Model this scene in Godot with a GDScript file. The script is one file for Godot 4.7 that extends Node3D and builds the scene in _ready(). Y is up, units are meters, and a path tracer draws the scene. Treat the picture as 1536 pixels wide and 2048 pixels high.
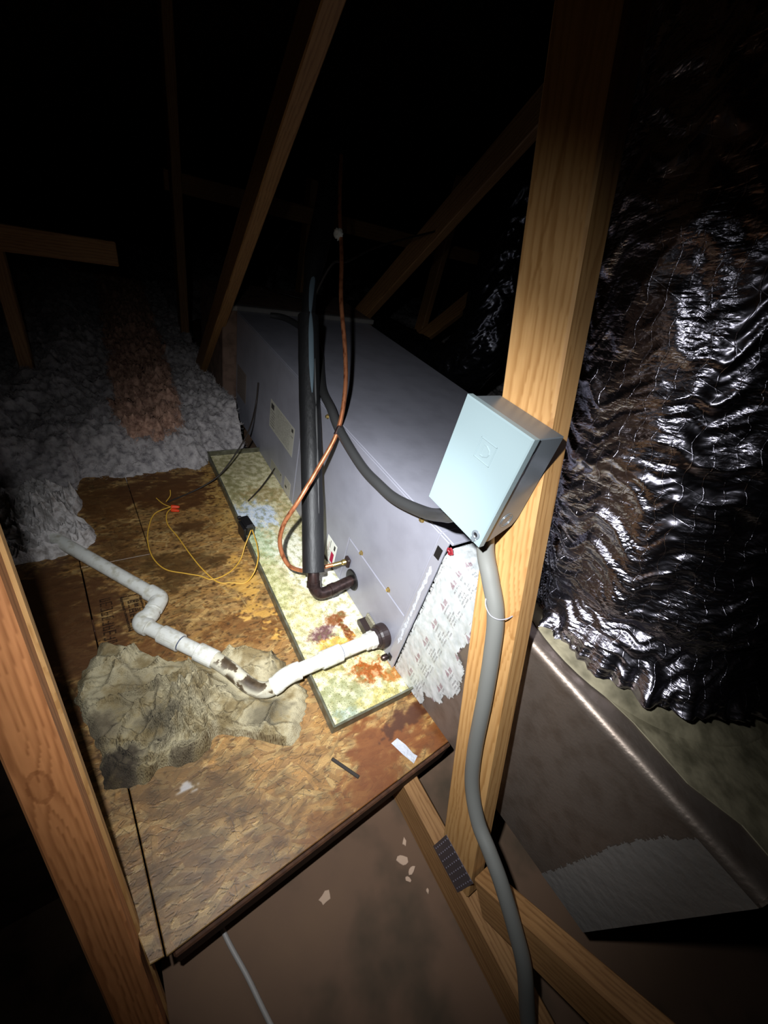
extends Node3D
# An attic seen by torchlight: a horizontal air handler on its drain pan, with its pipes, a disconnect box on a
# truss web, a foil duct, OSB decking and fibreglass. x to the right of the unit, y up, -z along the unit.

var rng := RandomNumberGenerator.new()
var M := {}
var taken := {}

func _ready() -> void:
	rng.seed = 7
	# ---------------- camera, air, torch, exposure
	var cam := Camera3D.new()
	cam.name = "camera"
	cam.transform = Transform3D(Basis(Vector3(.826, .233, .514), Vector3(.168, .767, -.619), Vector3(-.539, .597, .594)).orthonormalized(), Vector3(0, .9, 0))
	cam.fov = rad_to_deg(2.0 * atan(1024.0 / 800.0))
	cam.near = .01
	cam.far = 40
	add_child(cam)
	cam.current = true
	var env := Environment.new()
	env.background_mode = Environment.BG_COLOR
	env.background_color = Color(0, 0, 0)
	env.tonemap_mode = Environment.TONE_MAPPER_LINEAR
	env.tonemap_exposure = 1.0
	env.sdfgi_enabled = true
	env.ssao_enabled = true
	env.ssil_enabled = true
	var we := WorldEnvironment.new()
	we.name = "air"
	we.environment = env
	add_child(we)
	var lamp_at := Vector3(-.042, .952, -.090)
	var aim := Vector3(.458, .133, -.502)
	torch(lamp_at, aim)
	materials()
	shell()
	decking()
	lumber_all()
	pan()
	air_handler()
	plenum()
	supply_box()
	ducts()
	box_and_conduits()
	line_set()
	drain_pipes()
	float_switch()
	cloths()
	insulation()
	small_things()

func torch(at: Vector3, aim: Vector3) -> void:
	var dir := (aim - at).normalized()
	for k in 3:   # a torch: hot spot, beam and the weak spill round it
		var s := SpotLight3D.new()
		s.name = "torch_beam"
		add_child(s, true)
		s.position = at
		s.basis = Basis.looking_at(dir, Vector3.UP)
		s.spot_range = 12
		s.spot_attenuation = 2
		s.spot_angle = [26.0, 44.0, 58.0][k]
		s.spot_angle_attenuation = 1.0
		s.light_energy = [1.8, 1.4, .27][k]
		s.light_color = Color(.97, .985, 1.0)
		s.light_size = .009
		s.shadow_enabled = true

# ---------------- naming
func numbered(n: String) -> String:
	if not taken.has(n):
		taken[n] = 0
		return n
	taken[n] += 1
	return "%s_%03d" % [n, taken[n]]

func thing(called: String, label: String, category: String, group := "", kind := "") -> Node3D:
	var o := Node3D.new()
	o.name = numbered(called)
	add_child(o, true)
	return tag(o, label, category, group, kind)

func tag(o: Node3D, label: String, category: String, group := "", kind := "") -> Node3D:
	o.set_meta("label", label)
	o.set_meta("category", category)
	if group: o.set_meta("group", group)
	if kind: o.set_meta("kind", kind)
	return o

func put(called: String, mesh: Mesh, m: Material, parent: Node = null, label := "") -> MeshInstance3D:
	var o := MeshInstance3D.new()
	o.name = numbered(called) if parent == null else called
	o.mesh = mesh
	o.material_override = m
	o.cast_shadow = GeometryInstance3D.SHADOW_CASTING_SETTING_ON
	if label: o.set_meta("label", label)
	(self if parent == null else parent).add_child(o, true)
	return o

# ---------------- mesh code
func fresh(smooth := false) -> SurfaceTool:
	var st := SurfaceTool.new()
	st.begin(Mesh.PRIMITIVE_TRIANGLES)
	st.set_smooth_group(0 if smooth else 0xFFFFFFFF)
	return st

func done(st: SurfaceTool) -> ArrayMesh:
	st.generate_normals()
	return st.commit()

func tri(st: SurfaceTool, a: Vector3, b: Vector3, c: Vector3, ua := Vector2.ZERO, ub := Vector2.ZERO, uc := Vector2.ZERO) -> void:
	# a, b, c counter-clockwise seen from outside
	st.set_uv(ua); st.add_vertex(a)
	st.set_uv(uc); st.add_vertex(c)
	st.set_uv(ub); st.add_vertex(b)

func quad(st: SurfaceTool, a: Vector3, b: Vector3, c: Vector3, d: Vector3, uv := []) -> void:
	if uv.is_empty(): uv = [Vector2(0, 1), Vector2(1, 1), Vector2(1, 0), Vector2(0, 0)]
	tri(st, a, b, c, uv[0], uv[1], uv[2])
	tri(st, a, c, d, uv[0], uv[2], uv[3])

func outward(st: SurfaceTool, a: Vector3, b: Vector3, c: Vector3, mid: Vector3, ua := Vector2.ZERO, ub := Vector2.ZERO, uc := Vector2.ZERO) -> void:
	if (b - a).cross(c - a).dot((a + b + c) / 3.0 - mid) >= 0.0: tri(st, a, b, c, ua, ub, uc)
	else: tri(st, a, c, b, ua, uc, ub)

# box with chamfered edges about a frame; uv: lengthways v in metres, round the girth u in metres
func add_box(st: SurfaceTool, t: Transform3D, size: Vector3, bevel := .002) -> void:
	var h := size / 2.0
	var b := minf(bevel, minf(h.x, minf(h.y, h.z)) * .9)
	var mid := t.origin
	for axis in 3:
		for s in [-1.0, 1.0]:
			var u := (axis + 1) % 3
			var v := (axis + 2) % 3
			var p := []
			for c in [[-1, -1], [1, -1], [1, 1], [-1, 1]]:
				var q := Vector3.ZERO
				q[axis] = s * h[axis]
				q[u] = c[0] * (h[u] - b)
				q[v] = c[1] * (h[v] - b)
				p.append(q)
			var w := []
			for q in p: w.append(box_uv(q, axis, s, h))
			outward(st, t * p[0], t * p[1], t * p[2], mid, w[0], w[1], w[2])
			outward(st, t * p[0], t * p[2], t * p[3], mid, w[0], w[2], w[3])
	for axis in 3:   # edges along axis
		var u := (axis + 1) % 3
		var v := (axis + 2) % 3
		for su in [-1.0, 1.0]:
			for sv in [-1.0, 1.0]:
				var a := []
				for e in [-1.0, 1.0]:
					var q1 := Vector3.ZERO
					q1[axis] = e * (h[axis] - b); q1[u] = su * h[u]; q1[v] = sv * (h[v] - b)
					var q2 := Vector3.ZERO
					q2[axis] = e * (h[axis] - b); q2[u] = su * (h[u] - b); q2[v] = sv * h[v]
					a.append(q1); a.append(q2)
				var w := []
				for q in a: w.append(box_uv(q, u, su, h))
				outward(st, t * a[0], t * a[1], t * a[3], mid, w[0], w[1], w[3])
				outward(st, t * a[0], t * a[3], t * a[2], mid, w[0], w[3], w[2])
	for sx in [-1.0, 1.0]:
		for sy in [-1.0, 1.0]:
			for sz in [-1.0, 1.0]:
				var s := Vector3(sx, sy, sz)
				var k := s * h
				outward(st, t * (k - s * Vector3(0, b, b)), t * (k - s * Vector3(b, 0, b)), t * (k - s * Vector3(b, b, 0)), mid)

func box_uv(q: Vector3, axis: int, s: float, h: Vector3) -> Vector2:
	if axis == 1: return Vector2(q.x, q.z)
	var u := q.x if axis == 2 else q.z
	return Vector2(u + [0.0, 0.0, .31][axis] + (.17 if s > 0 else 0.0), q.y)

func box_mesh(size: Vector3, bevel := .002, at := Vector3.ZERO) -> ArrayMesh:
	var st := fresh()
	add_box(st, Transform3D(Basis(), at), size, bevel)
	return done(st)

func box_from(lo: Vector3, hi: Vector3, bevel := .002) -> ArrayMesh:
	return box_mesh(hi - lo, bevel, (lo + hi) / 2.0)

# a slab: a flat outline (2-D) lifted by "flat" into space and given a depth along "deep"; front edge chamfered
func slab(outline: PackedVector2Array, origin: Vector3, ax: Vector3, ay: Vector3, deep: Vector3, bevel := 0.0, uv_from := Vector2.ZERO, uv_size := Vector2.ONE) -> ArrayMesh:
	var st := fresh()
	add_slab(st, outline, origin, ax, ay, deep, bevel, uv_from, uv_size)
	return done(st)

func add_slab(st: SurfaceTool, outline: PackedVector2Array, origin: Vector3, ax: Vector3, ay: Vector3, deep: Vector3, bevel := 0.0, uv_from := Vector2.ZERO, uv_size := Vector2.ONE) -> void:
	var inner := outline
	if bevel > 0.0:
		var o := Geometry2D.offset_polygon(outline, -bevel, Geometry2D.JOIN_MITER)
		if o.size() == 1 and o[0].size() == outline.size():
			inner = o[0]
			# line the corners of the two rings up
			var best := 0
			for k in inner.size():
				if inner[k].distance_to(outline[0]) < inner[best].distance_to(outline[0]): best = k
			var r := PackedVector2Array()
			var same := Geometry2D.is_polygon_clockwise(inner) == Geometry2D.is_polygon_clockwise(outline)
			for k in inner.size(): r.append(inner[posmod(best + (k if same else -k), inner.size())])
			inner = r
		else: bevel = 0.0
	var lift := func(p: Vector2, d: float) -> Vector3: return origin + ax * p.x + ay * p.y + deep * d
	var uv := func(p: Vector2) -> Vector2: return (p - uv_from) / uv_size
	var bd := bevel / deep.length() if bevel > 0.0 else 0.0
	var ids := Geometry2D.triangulate_polygon(inner)
	for k in range(0, ids.size(), 3):
		var p := [inner[ids[k]], inner[ids[k + 1]], inner[ids[k + 2]]]
		for d in [0.0, 1.0]:
			var q := p if d == 0.0 else [outline[ids[k]], outline[ids[k + 1]], outline[ids[k + 2]]]
			var a: Vector3 = lift.call(q[0], d)
			outward(st, a, lift.call(q[1], d), lift.call(q[2], d), a - deep * (2.0 * d - 1.0), uv.call(q[0]), uv.call(q[1]), uv.call(q[2]))
	var cw := Geometry2D.is_polygon_clockwise(outline)
	var turn := 1.0 if ax.cross(ay).dot(deep) > 0.0 else -1.0
	for k in outline.size():
		var j := (k + 1) % outline.size()
		var e := outline[j] - outline[k]
		var n2 := Vector2(e.y, -e.x) * (-1.0 if cw else 1.0)
		var n := (ax * n2.x + ay * n2.y).normalized()
		var rows := [[outline, bd], [outline, 1.0]]
		if bevel > 0.0: rows.push_front([inner, 0.0])
		for r in rows.size() - 1:
			var a: Vector3 = lift.call(rows[r][0][k], rows[r][1])
			var b: Vector3 = lift.call(rows[r][0][j], rows[r][1])
			var c: Vector3 = lift.call(rows[r + 1][0][j], rows[r + 1][1])
			var d: Vector3 = lift.call(rows[r + 1][0][k], rows[r + 1][1])
			var mid := (a + b + c + d) / 4.0 - n * .01
			outward(st, a, b, c, mid, uv.call(outline[k]), uv.call(outline[j]), uv.call(outline[j]))
			outward(st, a, c, d, mid, uv.call(outline[k]), uv.call(outline[j]), uv.call(outline[k]))

func spline(pts: Array, each := 8) -> PackedVector3Array:
	var out := PackedVector3Array()
	for k in pts.size() - 1:
		var a: Vector3 = pts[maxi(k - 1, 0)]
		var b: Vector3 = pts[k]
		var c: Vector3 = pts[k + 1]
		var d: Vector3 = pts[mini(k + 2, pts.size() - 1)]
		for i in each:
			out.append(b.cubic_interpolate(c, a, d, float(i) / each))
	out.append(pts[-1])
	return out

func frames(path: PackedVector3Array) -> Array:
	var out := []
	var side := Vector3.ZERO
	for k in path.size():
		var dir := (path[mini(k + 1, path.size() - 1)] - path[maxi(k - 1, 0)]).normalized()
		if k == 0: side = dir.cross(Vector3(.3, .1, .95)).normalized()
		side = (side - dir * side.dot(dir)).normalized()
		out.append([side, dir.cross(side), dir])
	return out

# a tube along a path; radius may be a number or a Callable(k, metres along it, angle)
func add_tube(st: SurfaceTool, path: PackedVector3Array, radius, sides := 14, capped := true) -> void:
	var f := frames(path)
	var rings := []
	var along := [0.0]
	for k in range(1, path.size()): along.append(along[-1] + path[k].distance_to(path[k - 1]))
	for k in path.size():
		var ring := []
		for i in sides + 1:
			var a := TAU * (i % sides) / sides
			var r: float = radius.call(k, along[k], a) if radius is Callable else radius
			ring.append(path[k] + (f[k][0] * cos(a) + f[k][1] * sin(a)) * r)
		rings.append(ring)
	for k in path.size() - 1:
		for i in sides:
			var u0 := float(i) / sides
			var u1 := float(i + 1) / sides
			quad(st, rings[k][i], rings[k][i + 1], rings[k + 1][i + 1], rings[k + 1][i], [Vector2(u0, along[k]), Vector2(u1, along[k]), Vector2(u1, along[k + 1]), Vector2(u0, along[k + 1])])
	if capped:
		st.set_smooth_group(0xFFFFFFFF)
		for e in 2:
			var k := 0 if e == 0 else path.size() - 1
			for i in sides:
				if e == 0: tri(st, path[k], rings[k][i + 1], rings[k][i])
				else: tri(st, path[k], rings[k][i], rings[k][i + 1])
		st.set_smooth_group(0)

func tube(pts, radius, sides := 14, each := 8) -> ArrayMesh:
	var st := fresh(true)
	add_tube(st, spline(pts, each) if each > 1 else PackedVector3Array(pts), radius, sides)
	return done(st)

# turned shape: profile of (radius, distance) about a line
func add_lathe(st: SurfaceTool, at: Vector3, dir: Vector3, profile: Array, sides := 20) -> void:
	dir = dir.normalized()
	var s := dir.cross(Vector3(.21, .35, .91)).normalized()
	var t := dir.cross(s)
	for k in profile.size() - 1:
		for i in sides:
			var q := []
			for c in [[k, i], [k, i + 1], [k + 1, i + 1], [k + 1, i]]:
				var a: float = TAU * (c[1] % sides) / sides
				var p: Vector2 = profile[c[0]]
				q.append(at + dir * p.y + (s * cos(a) + t * sin(a)) * p.x)
			var u0 := float(i) / sides
			var u1 := float(i + 1) / sides
			quad(st, q[0], q[1], q[2], q[3], [Vector2(u0, profile[k].y), Vector2(u1, profile[k].y), Vector2(u1, profile[k + 1].y), Vector2(u0, profile[k + 1].y)])

func lathe(at: Vector3, dir: Vector3, profile: Array, sides := 20, smooth := false) -> ArrayMesh:
	var st := fresh(smooth)
	add_lathe(st, at, dir, profile, sides)
	return done(st)

func noise(s: int, freq: float, octaves := 4, type := FastNoiseLite.TYPE_SIMPLEX_SMOOTH, fractal := FastNoiseLite.FRACTAL_FBM) -> FastNoiseLite:
	var n := FastNoiseLite.new()
	n.seed = s
	n.frequency = freq
	n.noise_type = type
	n.fractal_type = fractal
	n.fractal_octaves = octaves
	return n

func ramp(stops: Array) -> Gradient:
	var g := Gradient.new()
	var o := PackedFloat32Array()
	var c := PackedColorArray()
	for s in stops:
		o.append(s[0]); c.append(s[1])
	g.offsets = o
	g.colors = c
	return g

func noise_tex(n: FastNoiseLite, side := 512, g: Gradient = null, normal := 0.0) -> NoiseTexture2D:
	var t := NoiseTexture2D.new()
	t.width = side
	t.height = side
	t.seamless = true
	t.noise = n
	if g: t.color_ramp = g
	if normal > 0.0:
		t.as_normal_map = true
		t.bump_strength = normal
	return t

func mat(called: String, c: Color, rough := .7, metal := 0.0) -> StandardMaterial3D:
	var m := StandardMaterial3D.new()
	m.resource_name = called
	m.albedo_color = c
	m.roughness = rough
	m.metallic = metal
	M[called] = m
	return m

func normal_on(m: StandardMaterial3D, t: Texture2D, scale := 1.0) -> void:
	m.normal_enabled = true
	m.normal_texture = t
	m.normal_scale = scale

func tri_world(m: StandardMaterial3D, s: float) -> void:
	m.uv1_triplanar = true
	m.uv1_world_triplanar = true
	m.uv1_scale = Vector3(s, s, s)
	m.uv1_triplanar_sharpness = 4.0

# ---------------- materials
func materials() -> void:
	var fine := noise_tex(noise(3, .05, 4), 512, null, 3.0)
	# sawn lumber: three boards' worth of grain
	for k in 3:
		var m := mat("wood_%d" % k, Color.WHITE, .62)
		var knots: Array = [[Vector2(.02, -.311), Vector2(.018, -.569), Vector2(.13, .2)], [Vector2(-.025, -.634), Vector2(.1, .1)], [Vector2(.1, .3), Vector2(.02, -.1)]][k]
		var tone: Array = [[Color(.70, .535, .335), Color(.57, .40, .21)], [Color(.68, .45, .27), Color(.50, .30, .155)], [Color(.60, .445, .275), Color(.45, .305, .165)]][k]
		var im := wood(20 + k, tone[0], tone[1], knots)
		m.albedo_texture = ImageTexture.create_from_image(im)
		var h := im.duplicate() as Image
		h.convert(Image.FORMAT_RGB8)
		h.bump_map_to_normal_map(1.2)
		normal_on(m, ImageTexture.create_from_image(h), .5)
		m.uv1_scale = Vector3(2.0, .5, 1)
		m.uv1_offset = Vector3(.13, .5, 0)
	var osb_im := osb()
	var m := mat("osb", Color.WHITE, .5)
	m.albedo_texture = ImageTexture.create_from_image(osb_im)
	var oh := osb_im.duplicate() as Image
	oh.resize(1024, 1024)
	oh.bump_map_to_normal_map(2.0)
	normal_on(m, ImageTexture.create_from_image(oh), .38)
	m = mat("osb_edge", Color(.36, .22, .12), .8)
	m.albedo_texture = noise_tex(noise(9, .03, 4), 256, ramp([[0.0, Color(.55, .5, .45)], [1.0, Color(1, 1, 1)]]))
	tri_world(m, 6)
	m = mat("pan", Color.WHITE, .32)
	m.albedo_texture = ImageTexture.create_from_image(pan_dirt())
	normal_on(m, fine, .12)
	m = mat("pan_rim", Color(.46, .46, .40), .45, .3)
	m.albedo_texture = noise_tex(noise(10, .02, 4), 256, ramp([[0.0, Color(.6, .58, .5)], [1.0, Color(1, 1, 1)]]))
	tri_world(m, 5)
	# the unit's grey enamel, with a little dust in it
	var dust := noise_tex(noise(5, .012, 5), 512, ramp([[0.0, Color(.94, .94, .94)], [.6, Color(1, 1, 1)]]))
	m = mat("enamel", Color(.60, .60, .645), .42, .25)
	m.albedo_texture = dust
	tri_world(m, 1.6)
	normal_on(m, noise_tex(noise(6, .2, 3), 256, null, 2.0), .02)
	m = mat("bright_metal", Color(.66, .66, .70), .36, .45)
	mat("screw", Color(.80, .70, .45), .28, .9)
	m = mat("mastic", Color(.70, .71, .74), .5)
	normal_on(m, noise_tex(noise(12, .03, 4), 256, null, 6.0), .7)
	tri_world(m, 8)
	m = mat("black_plastic", Color(.075, .07, .075), .42)
	m = mat("brown_plastic", Color(.17, .13, .125), .36)
	m = mat("knurl", Color(.62, .60, .52), .4, .2)
	m.albedo_texture = noise_tex(noise(13, .09, 2, FastNoiseLite.TYPE_CELLULAR), 256, ramp([[0.0, Color(.25, .24, .2)], [.5, Color(1, 1, 1)]]))
	tri_world(m, 18)
	m = mat("foam_rubber", Color(.085, .085, .09), .55)
	normal_on(m, fine, .25)
	m = mat("foam_scuff", Color(.33, .33, .33), .7)
	m = mat("blue_tape", Color(.36, .42, .455), .5)
	m = mat("copper", Color(.78, .50, .34), .42, .6)
	m.albedo_texture = noise_tex(noise(15, .02, 4), 256, ramp([[0.0, Color(.55, .45, .42)], [.5, Color(1, 1, 1)]]))
	tri_world(m, 7)
	m = mat("old_copper", Color(.25, .195, .185), .38, .6)
	m.albedo_texture = noise_tex(noise(16, .02, 4), 256, ramp([[0.0, Color(.6, .55, .55)], [.6, Color(1, 1, 1)], [1.0, Color(1.0, .8, .75)]]))
	tri_world(m, 9)
	m = mat("pvc", Color(.86, .86, .83), .3)
	m.albedo_texture = noise_tex(noise(17, .02, 5), 256, ramp([[0.0, Color(.80, .78, .72)], [.5, Color(1, 1, 1)]]))
	tri_world(m, 7)
	m = mat("pvc_dirty", Color(.80, .79, .73), .4)
	m.albedo_texture = noise_tex(noise(18, .013, 5), 256, ramp([[0.0, Color(.25, .2, .16)], [.42, Color(.42, .36, .3)], [.47, Color(.92, .9, .86)], [1.0, Color(1, 1, 1)]]))
	tri_world(m, 6)
	m = mat("pipe_ink", Color(.16, .22, .36), .4)
	m = mat("box_paint", Color(.45, .505, .515), .38, .05)
	m = mat("box_side", Color(.44, .465, .485), .3, .45)
	m = mat("conduit", Color(.40, .40, .385), .42)
	m = mat("whip", Color(.21, .21, .21), .45)
	m = mat("paper", Color(.80, .79, .74), .6)
	for k in 6:
		var p := mat("sticker_%d" % k, Color.WHITE, .55)
		p.albedo_texture = ImageTexture.create_from_image(sticker(k))
	# foil: crumpled, with the scrim's threads standing through
	m = mat("foil", Color(.65, .635, .68), .25, 1.0)
	normal_on(m, ImageTexture.create_from_image(foil_relief()), .85)
	m.uv1_scale = Vector3(4, 3.2, 1)
	m = mat("dark_foil", Color(.20, .20, .22), .25, .9)
	m = mat("duct_board", Color(.51, .46, .42), .42, .65)
	normal_on(m, noise_tex(noise(31, .06, 4), 512, null, 3.0), .22)
	tri_world(m, 4)
	m.albedo_texture = noise_tex(noise(32, .01, 5), 512, ramp([[0.0, Color(.88, .86, .84)], [.6, Color(1, 1, 1)]]))
	m = mat("dusty_board", Color(.60, .565, .46), .62, .25)
	m.albedo_texture = noise_tex(noise(33, .012, 5), 512, ramp([[0.0, Color(.62, .62, .6)], [.6, Color(1, 1, 1)]]))
	tri_world(m, 3)
	normal_on(m, noise_tex(noise(34, .03, 4), 256, null, 4.0), .4)
	m = mat("tape_foil", Color(.50, .485, .47), .5, .2)
	tri_world(m, 5)
	normal_on(m, noise_tex(noise(35, .03, 4), 256, null, 4.0), .3)
	m = mat("printed_tape", Color.WHITE, .36, .25)
	m.albedo_texture = ImageTexture.create_from_image(tape_print())
	normal_on(m, ImageTexture.create_from_image(crumple()), .3)
	m = mat("red_tape", Color(.48, .07, .12), .5)
	m = mat("pale_board", Color(.42, .33, .28), .8)
	m.albedo_texture = noise_tex(noise(36, .02, 5), 256, ramp([[0.0, Color(.7, .68, .66)], [.6, Color(1, 1, 1)]]))
	tri_world(m, 3)
	m = mat("drywall", Color(.43, .34, .27), .9)
	m.albedo_texture = noise_tex(noise(37, .006, 5), 512, ramp([[0.0, Color(.62, .66, .64)], [.5, Color(.95, .93, .92)], [1.0, Color(1, .98, .95)]]))
	tri_world(m, 1.4)
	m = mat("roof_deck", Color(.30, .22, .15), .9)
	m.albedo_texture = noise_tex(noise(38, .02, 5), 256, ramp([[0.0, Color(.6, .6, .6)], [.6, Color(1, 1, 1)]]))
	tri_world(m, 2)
	m = mat("grey_wool", Color(.75, .725, .72), 1.0)
	m.albedo_texture = noise_tex(noise(39, .02, 6), 512, ramp([[0.0, Color(.45, .44, .47)], [.5, Color(.86, .86, .86)], [1.0, Color(1.0, 1.0, 1.0)]]))
	tri_world(m, 3)
	m = mat("pink_wool", Color(.80, .64, .56), 1.0)
	m.albedo_texture = noise_tex(noise(40, .02, 6), 512, ramp([[0.0, Color(.45, .4, .4)], [.5, Color(.9, .9, .88)], [1.0, Color(1.0, 1.0, 1.0)]]))
	tri_world(m, 3)
	m = mat("towel", Color(.66, .62, .52), .95)
	m.albedo_texture = ImageTexture.create_from_image(towel_dirt())
	normal_on(m, noise_tex(noise(41, .36, 3), 512, null, 4.0), .45)
	m.detail_enabled = false
	m = mat("rag", Color(.80, .78, .77), .95)
	m.albedo_texture = noise_tex(noise(42, .02, 5), 512, ramp([[0.0, Color(.62, .6, .58)], [.6, Color(1, 1, 1)]]))
	tri_world(m, 4)
	normal_on(m, noise_tex(noise(43, .16, 3), 256, null, 4.0), .4)
	mat("yellow_wire", Color(.80, .62, .22), .45)
	mat("orange_nut", Color(.85, .25, .09), .45)
	m = mat("steel", Color(.45, .43, .46), .4, .8)
	mat("dark_wire", Color(.13, .095, .07), .6)
	mat("white_cable", Color(.62, .60, .58), .5)
	mat("chip", Color(.74, .63, .54), .85)
	mat("white_smear", Color(.74, .74, .76), .7)

func wood(sd: int, light: Color, dark: Color, knots: Array) -> Image:
	var w := 256
	var h := 1024
	var warp := noise(sd, 1.0, 3)
	var fibre := noise(sd + 50, 1.0, 2)
	var im := Image.create(w, h, false, Image.FORMAT_RGB8)
	for y in h:
		var fy := absf(2.0 * y / h - 1.0) * 2.0     # metres, mirrored so that it repeats
		var sy := (2.0 * y / h - 1.0)
		for x in w:
			var fx := .5 * x / w                  # metres round the girth
			var bend := 0.0
			var k_dark := 0.0
			for k: Vector2 in knots:
				var d := Vector2((fx - k.x - .065), (sy - k.y) * .45)
				var r := d.length()
				bend += .012 * exp(-r * r / .0006) * signf(d.x)
				if r < .011: k_dark = maxf(k_dark, .55 if r > .008 else .25)
			var g := fx + bend + .010 * warp.get_noise_2d(fx * 9.0, fy * 1.1)
			var ring := fposmod(g * 95.0 + 1.6 * warp.get_noise_2d(g * 14.0 + 7.0, fy * .6), 1.0)
			var t := smoothstep(.45, .95, ring) * (1.0 - smoothstep(.95, 1.0, ring)) * .62
			t += .22 * fibre.get_noise_2d(fx * 420.0, fy * 9.0) + .16 * warp.get_noise_2d(fx * 11.0 + 31.0, fy * 2.2)
			if sd == 20:    # a streak of resin up the board's wide side
				var off := absf(fx - .045 + .0075 - .10 * (sy + .07) - .002 * warp.get_noise_2d(sy * 30.0, 5.0))
				t += .8 * smoothstep(.0032, .0006, off) * smoothstep(-.22, -.12, sy) * smoothstep(.12, .0, sy)
			var c := light.lerp(dark, clampf(t + k_dark + .12, 0.0, 1.0))
			im.set_pixel(x, y, c)
	return im

# strands of the board, 1.4 m x 1.4 m, then its water stains
func osb() -> Image:
	var n := 1400
	var buf := PackedByteArray()
	buf.resize(n * n * 3)
	var i := 0
	while i < buf.size():
		buf[i] = 150; buf[i + 1] = 112; buf[i + 2] = 66
		i += 3
	var r := RandomNumberGenerator.new()
	r.seed = 31
	var tones := [Vector3(168, 132, 80), Vector3(160, 122, 70), Vector3(150, 111, 61), Vector3(178, 144, 90), Vector3(163, 121, 67), Vector3(142, 103, 56), Vector3(172, 136, 82)]
	for s in 9000:
		var cx := r.randf() * n
		var cy := r.randf() * n
		var a := r.randfn(0.0, .38) + (1.2 if r.randf() < .12 else 0.0)
		var hl := r.randf_range(9, 36)
		var hw := r.randf_range(1.6, 7.0)
		var t: Vector3 = tones[r.randi() % tones.size()] * r.randf_range(.92, 1.06)
		var ca := cos(a)
		var sa := sin(a)
		var v := -hw
		while v <= hw:
			var f := .84 if v + 1.0 > hw else (1.0 + .06 * sin(v * 2.7 + s))
			var u := -hl + r.randf() * 5.0
			var px := cx + u * ca - v * sa
			var py := cy + u * sa + v * ca
			while u <= hl:
				var ix := int(px)
				var iy := int(py)
				if ix >= 0 and iy >= 0 and ix < n and iy < n:
					var o := (iy * n + ix) * 3
					buf[o] = mini(255, int(t.x * f)); buf[o + 1] = mini(255, int(t.y * f)); buf[o + 2] = mini(255, int(t.z * f))
				u += 1.0
				px += ca
				py += sa
			v += .8
	# splits, dirt in the pores and pale torn fibres
	for s in 16000:
		var px := r.randf() * n
		var py := r.randf() * n
		var a := r.randfn(0.0, .5)
		var f := .66 if r.randf() < .72 else 1.25
		for q in r.randi_range(2, 16):
			var ix := int(px + q * cos(a))
			var iy := int(py + q * sin(a))
			if ix >= 0 and iy >= 0 and ix < n and iy < n:
				var o := (iy * n + ix) * 3
				for c in 3: buf[o + c] = mini(255, int(buf[o + c] * f))
	var grit := noise(79, .03, 5)
	for y in n:
		for x in n:
			var f := 1.0 - .30 * maxf(0.0, grit.get_noise_2d(x * .6, y) + .12) - .10 * r.randf()
			var o := (y * n + x) * 3
			buf[o] = int(buf[o] * f); buf[o + 1] = int(buf[o + 1] * f); buf[o + 2] = int(buf[o + 2] * f)
	var im := Image.create_from_data(n, n, false, Image.FORMAT_RGB8, buf)
	im.convert(Image.FORMAT_RGBA8)
	# stains: x from -.7 to .7, z from -1.45 to -.05
	var small := 350
	var st := Image.create(small, small, false, Image.FORMAT_RGBA8)
	var rough := noise(77, 1.0, 6)
	var rough2 := noise(78, 1.0, 5)
	var marks := [   # x, z, rx, rz, strength, colour
		[.40, -.20, .13, .065, .8, Color(.40, .20, .06)], [.46, -.235, .07, .03, .9, Color(.25, .11, .03)], [.33, -.145, .09, .045, .7, Color(.42, .22, .07)], [.50, -.16, .05, .04, .7, Color(.36, .17, .05)], [.22, -.13, .07, .03, .55, Color(.40, .23, .08)], [.009, -.312, .022, .012, .8, Color(.72, .72, .74)],
		[.12, -1.22, .16, .10, .8, Color(.29, .17, .08)], [-.05, -1.2, .10, .14, .65, Color(.31, .19, .09)], [.16, -1.02, .05, .03, .65, Color(.22, .13, .06)], [-.16, -.75, .12, .25, .75, Color(.27, .16, .085)],
		[-.02, -.62, .09, .05, .6, Color(.34, .19, .08)], [.10, -.86, .12, .06, .55, Color(.20, .13, .05)], [.20, -.60, .10, .05, .45, Color(.33, .17, .05)], [.0, -.3, .1, .09, .4, Color(.27, .2, .12)],
		[.02, -.20, .08, .05, .35, Color(.25, .18, .1)], [.12, -.17, .05, .05, .3, Color(.27, .17, .08)], [-.03, -.95, .06, .12, .5, Color(.22, .13, .06)], [.27, -1.15, .035, .2, .35, Color(.78, .62, .32)],
		[.25, -.72, .04, .14, .55, Color(.86, .66, .30)]]
	for y in small:
		for x in small:
			var wx := -.7 + 1.4 * x / small
			var wz := -1.45 + 1.4 * y / small
			var e := .55 * rough.get_noise_2d(wx * 7.0, wz * 11.0) + .35 * rough2.get_noise_2d(wx * 26.0, wz * 60.0)
			var al := 0.0
			var col := Color(.25, .14, .06)
			for k in marks:
				var d := Vector2((wx - k[0]) / k[2], (wz - k[1]) / k[3]).length()
				var a: float = k[4] * smoothstep(1.15, .6, d + e * 1.9)
				if a > al:
					al = a
					col = k[5]
			var sp := rough2.get_noise_2d(wx * 45.0, wz * 120.0)
			if sp > .22 and wz < -.35:   # short dark mould streaks among the strands
				var b := smoothstep(.22, .42, sp) * .6
				if b > al: al = b; col = Color(.13, .08, .035)
			col.a = clampf(al, 0.0, .92)
			st.set_pixel(x, y, col)
	st.resize(n, n, Image.INTERPOLATE_BILINEAR)
	im.blend_rect(st, Rect2i(0, 0, n, n), Vector2i.ZERO)
	stamp(im)
	im.convert(Image.FORMAT_RGB8)
	return im

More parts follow.
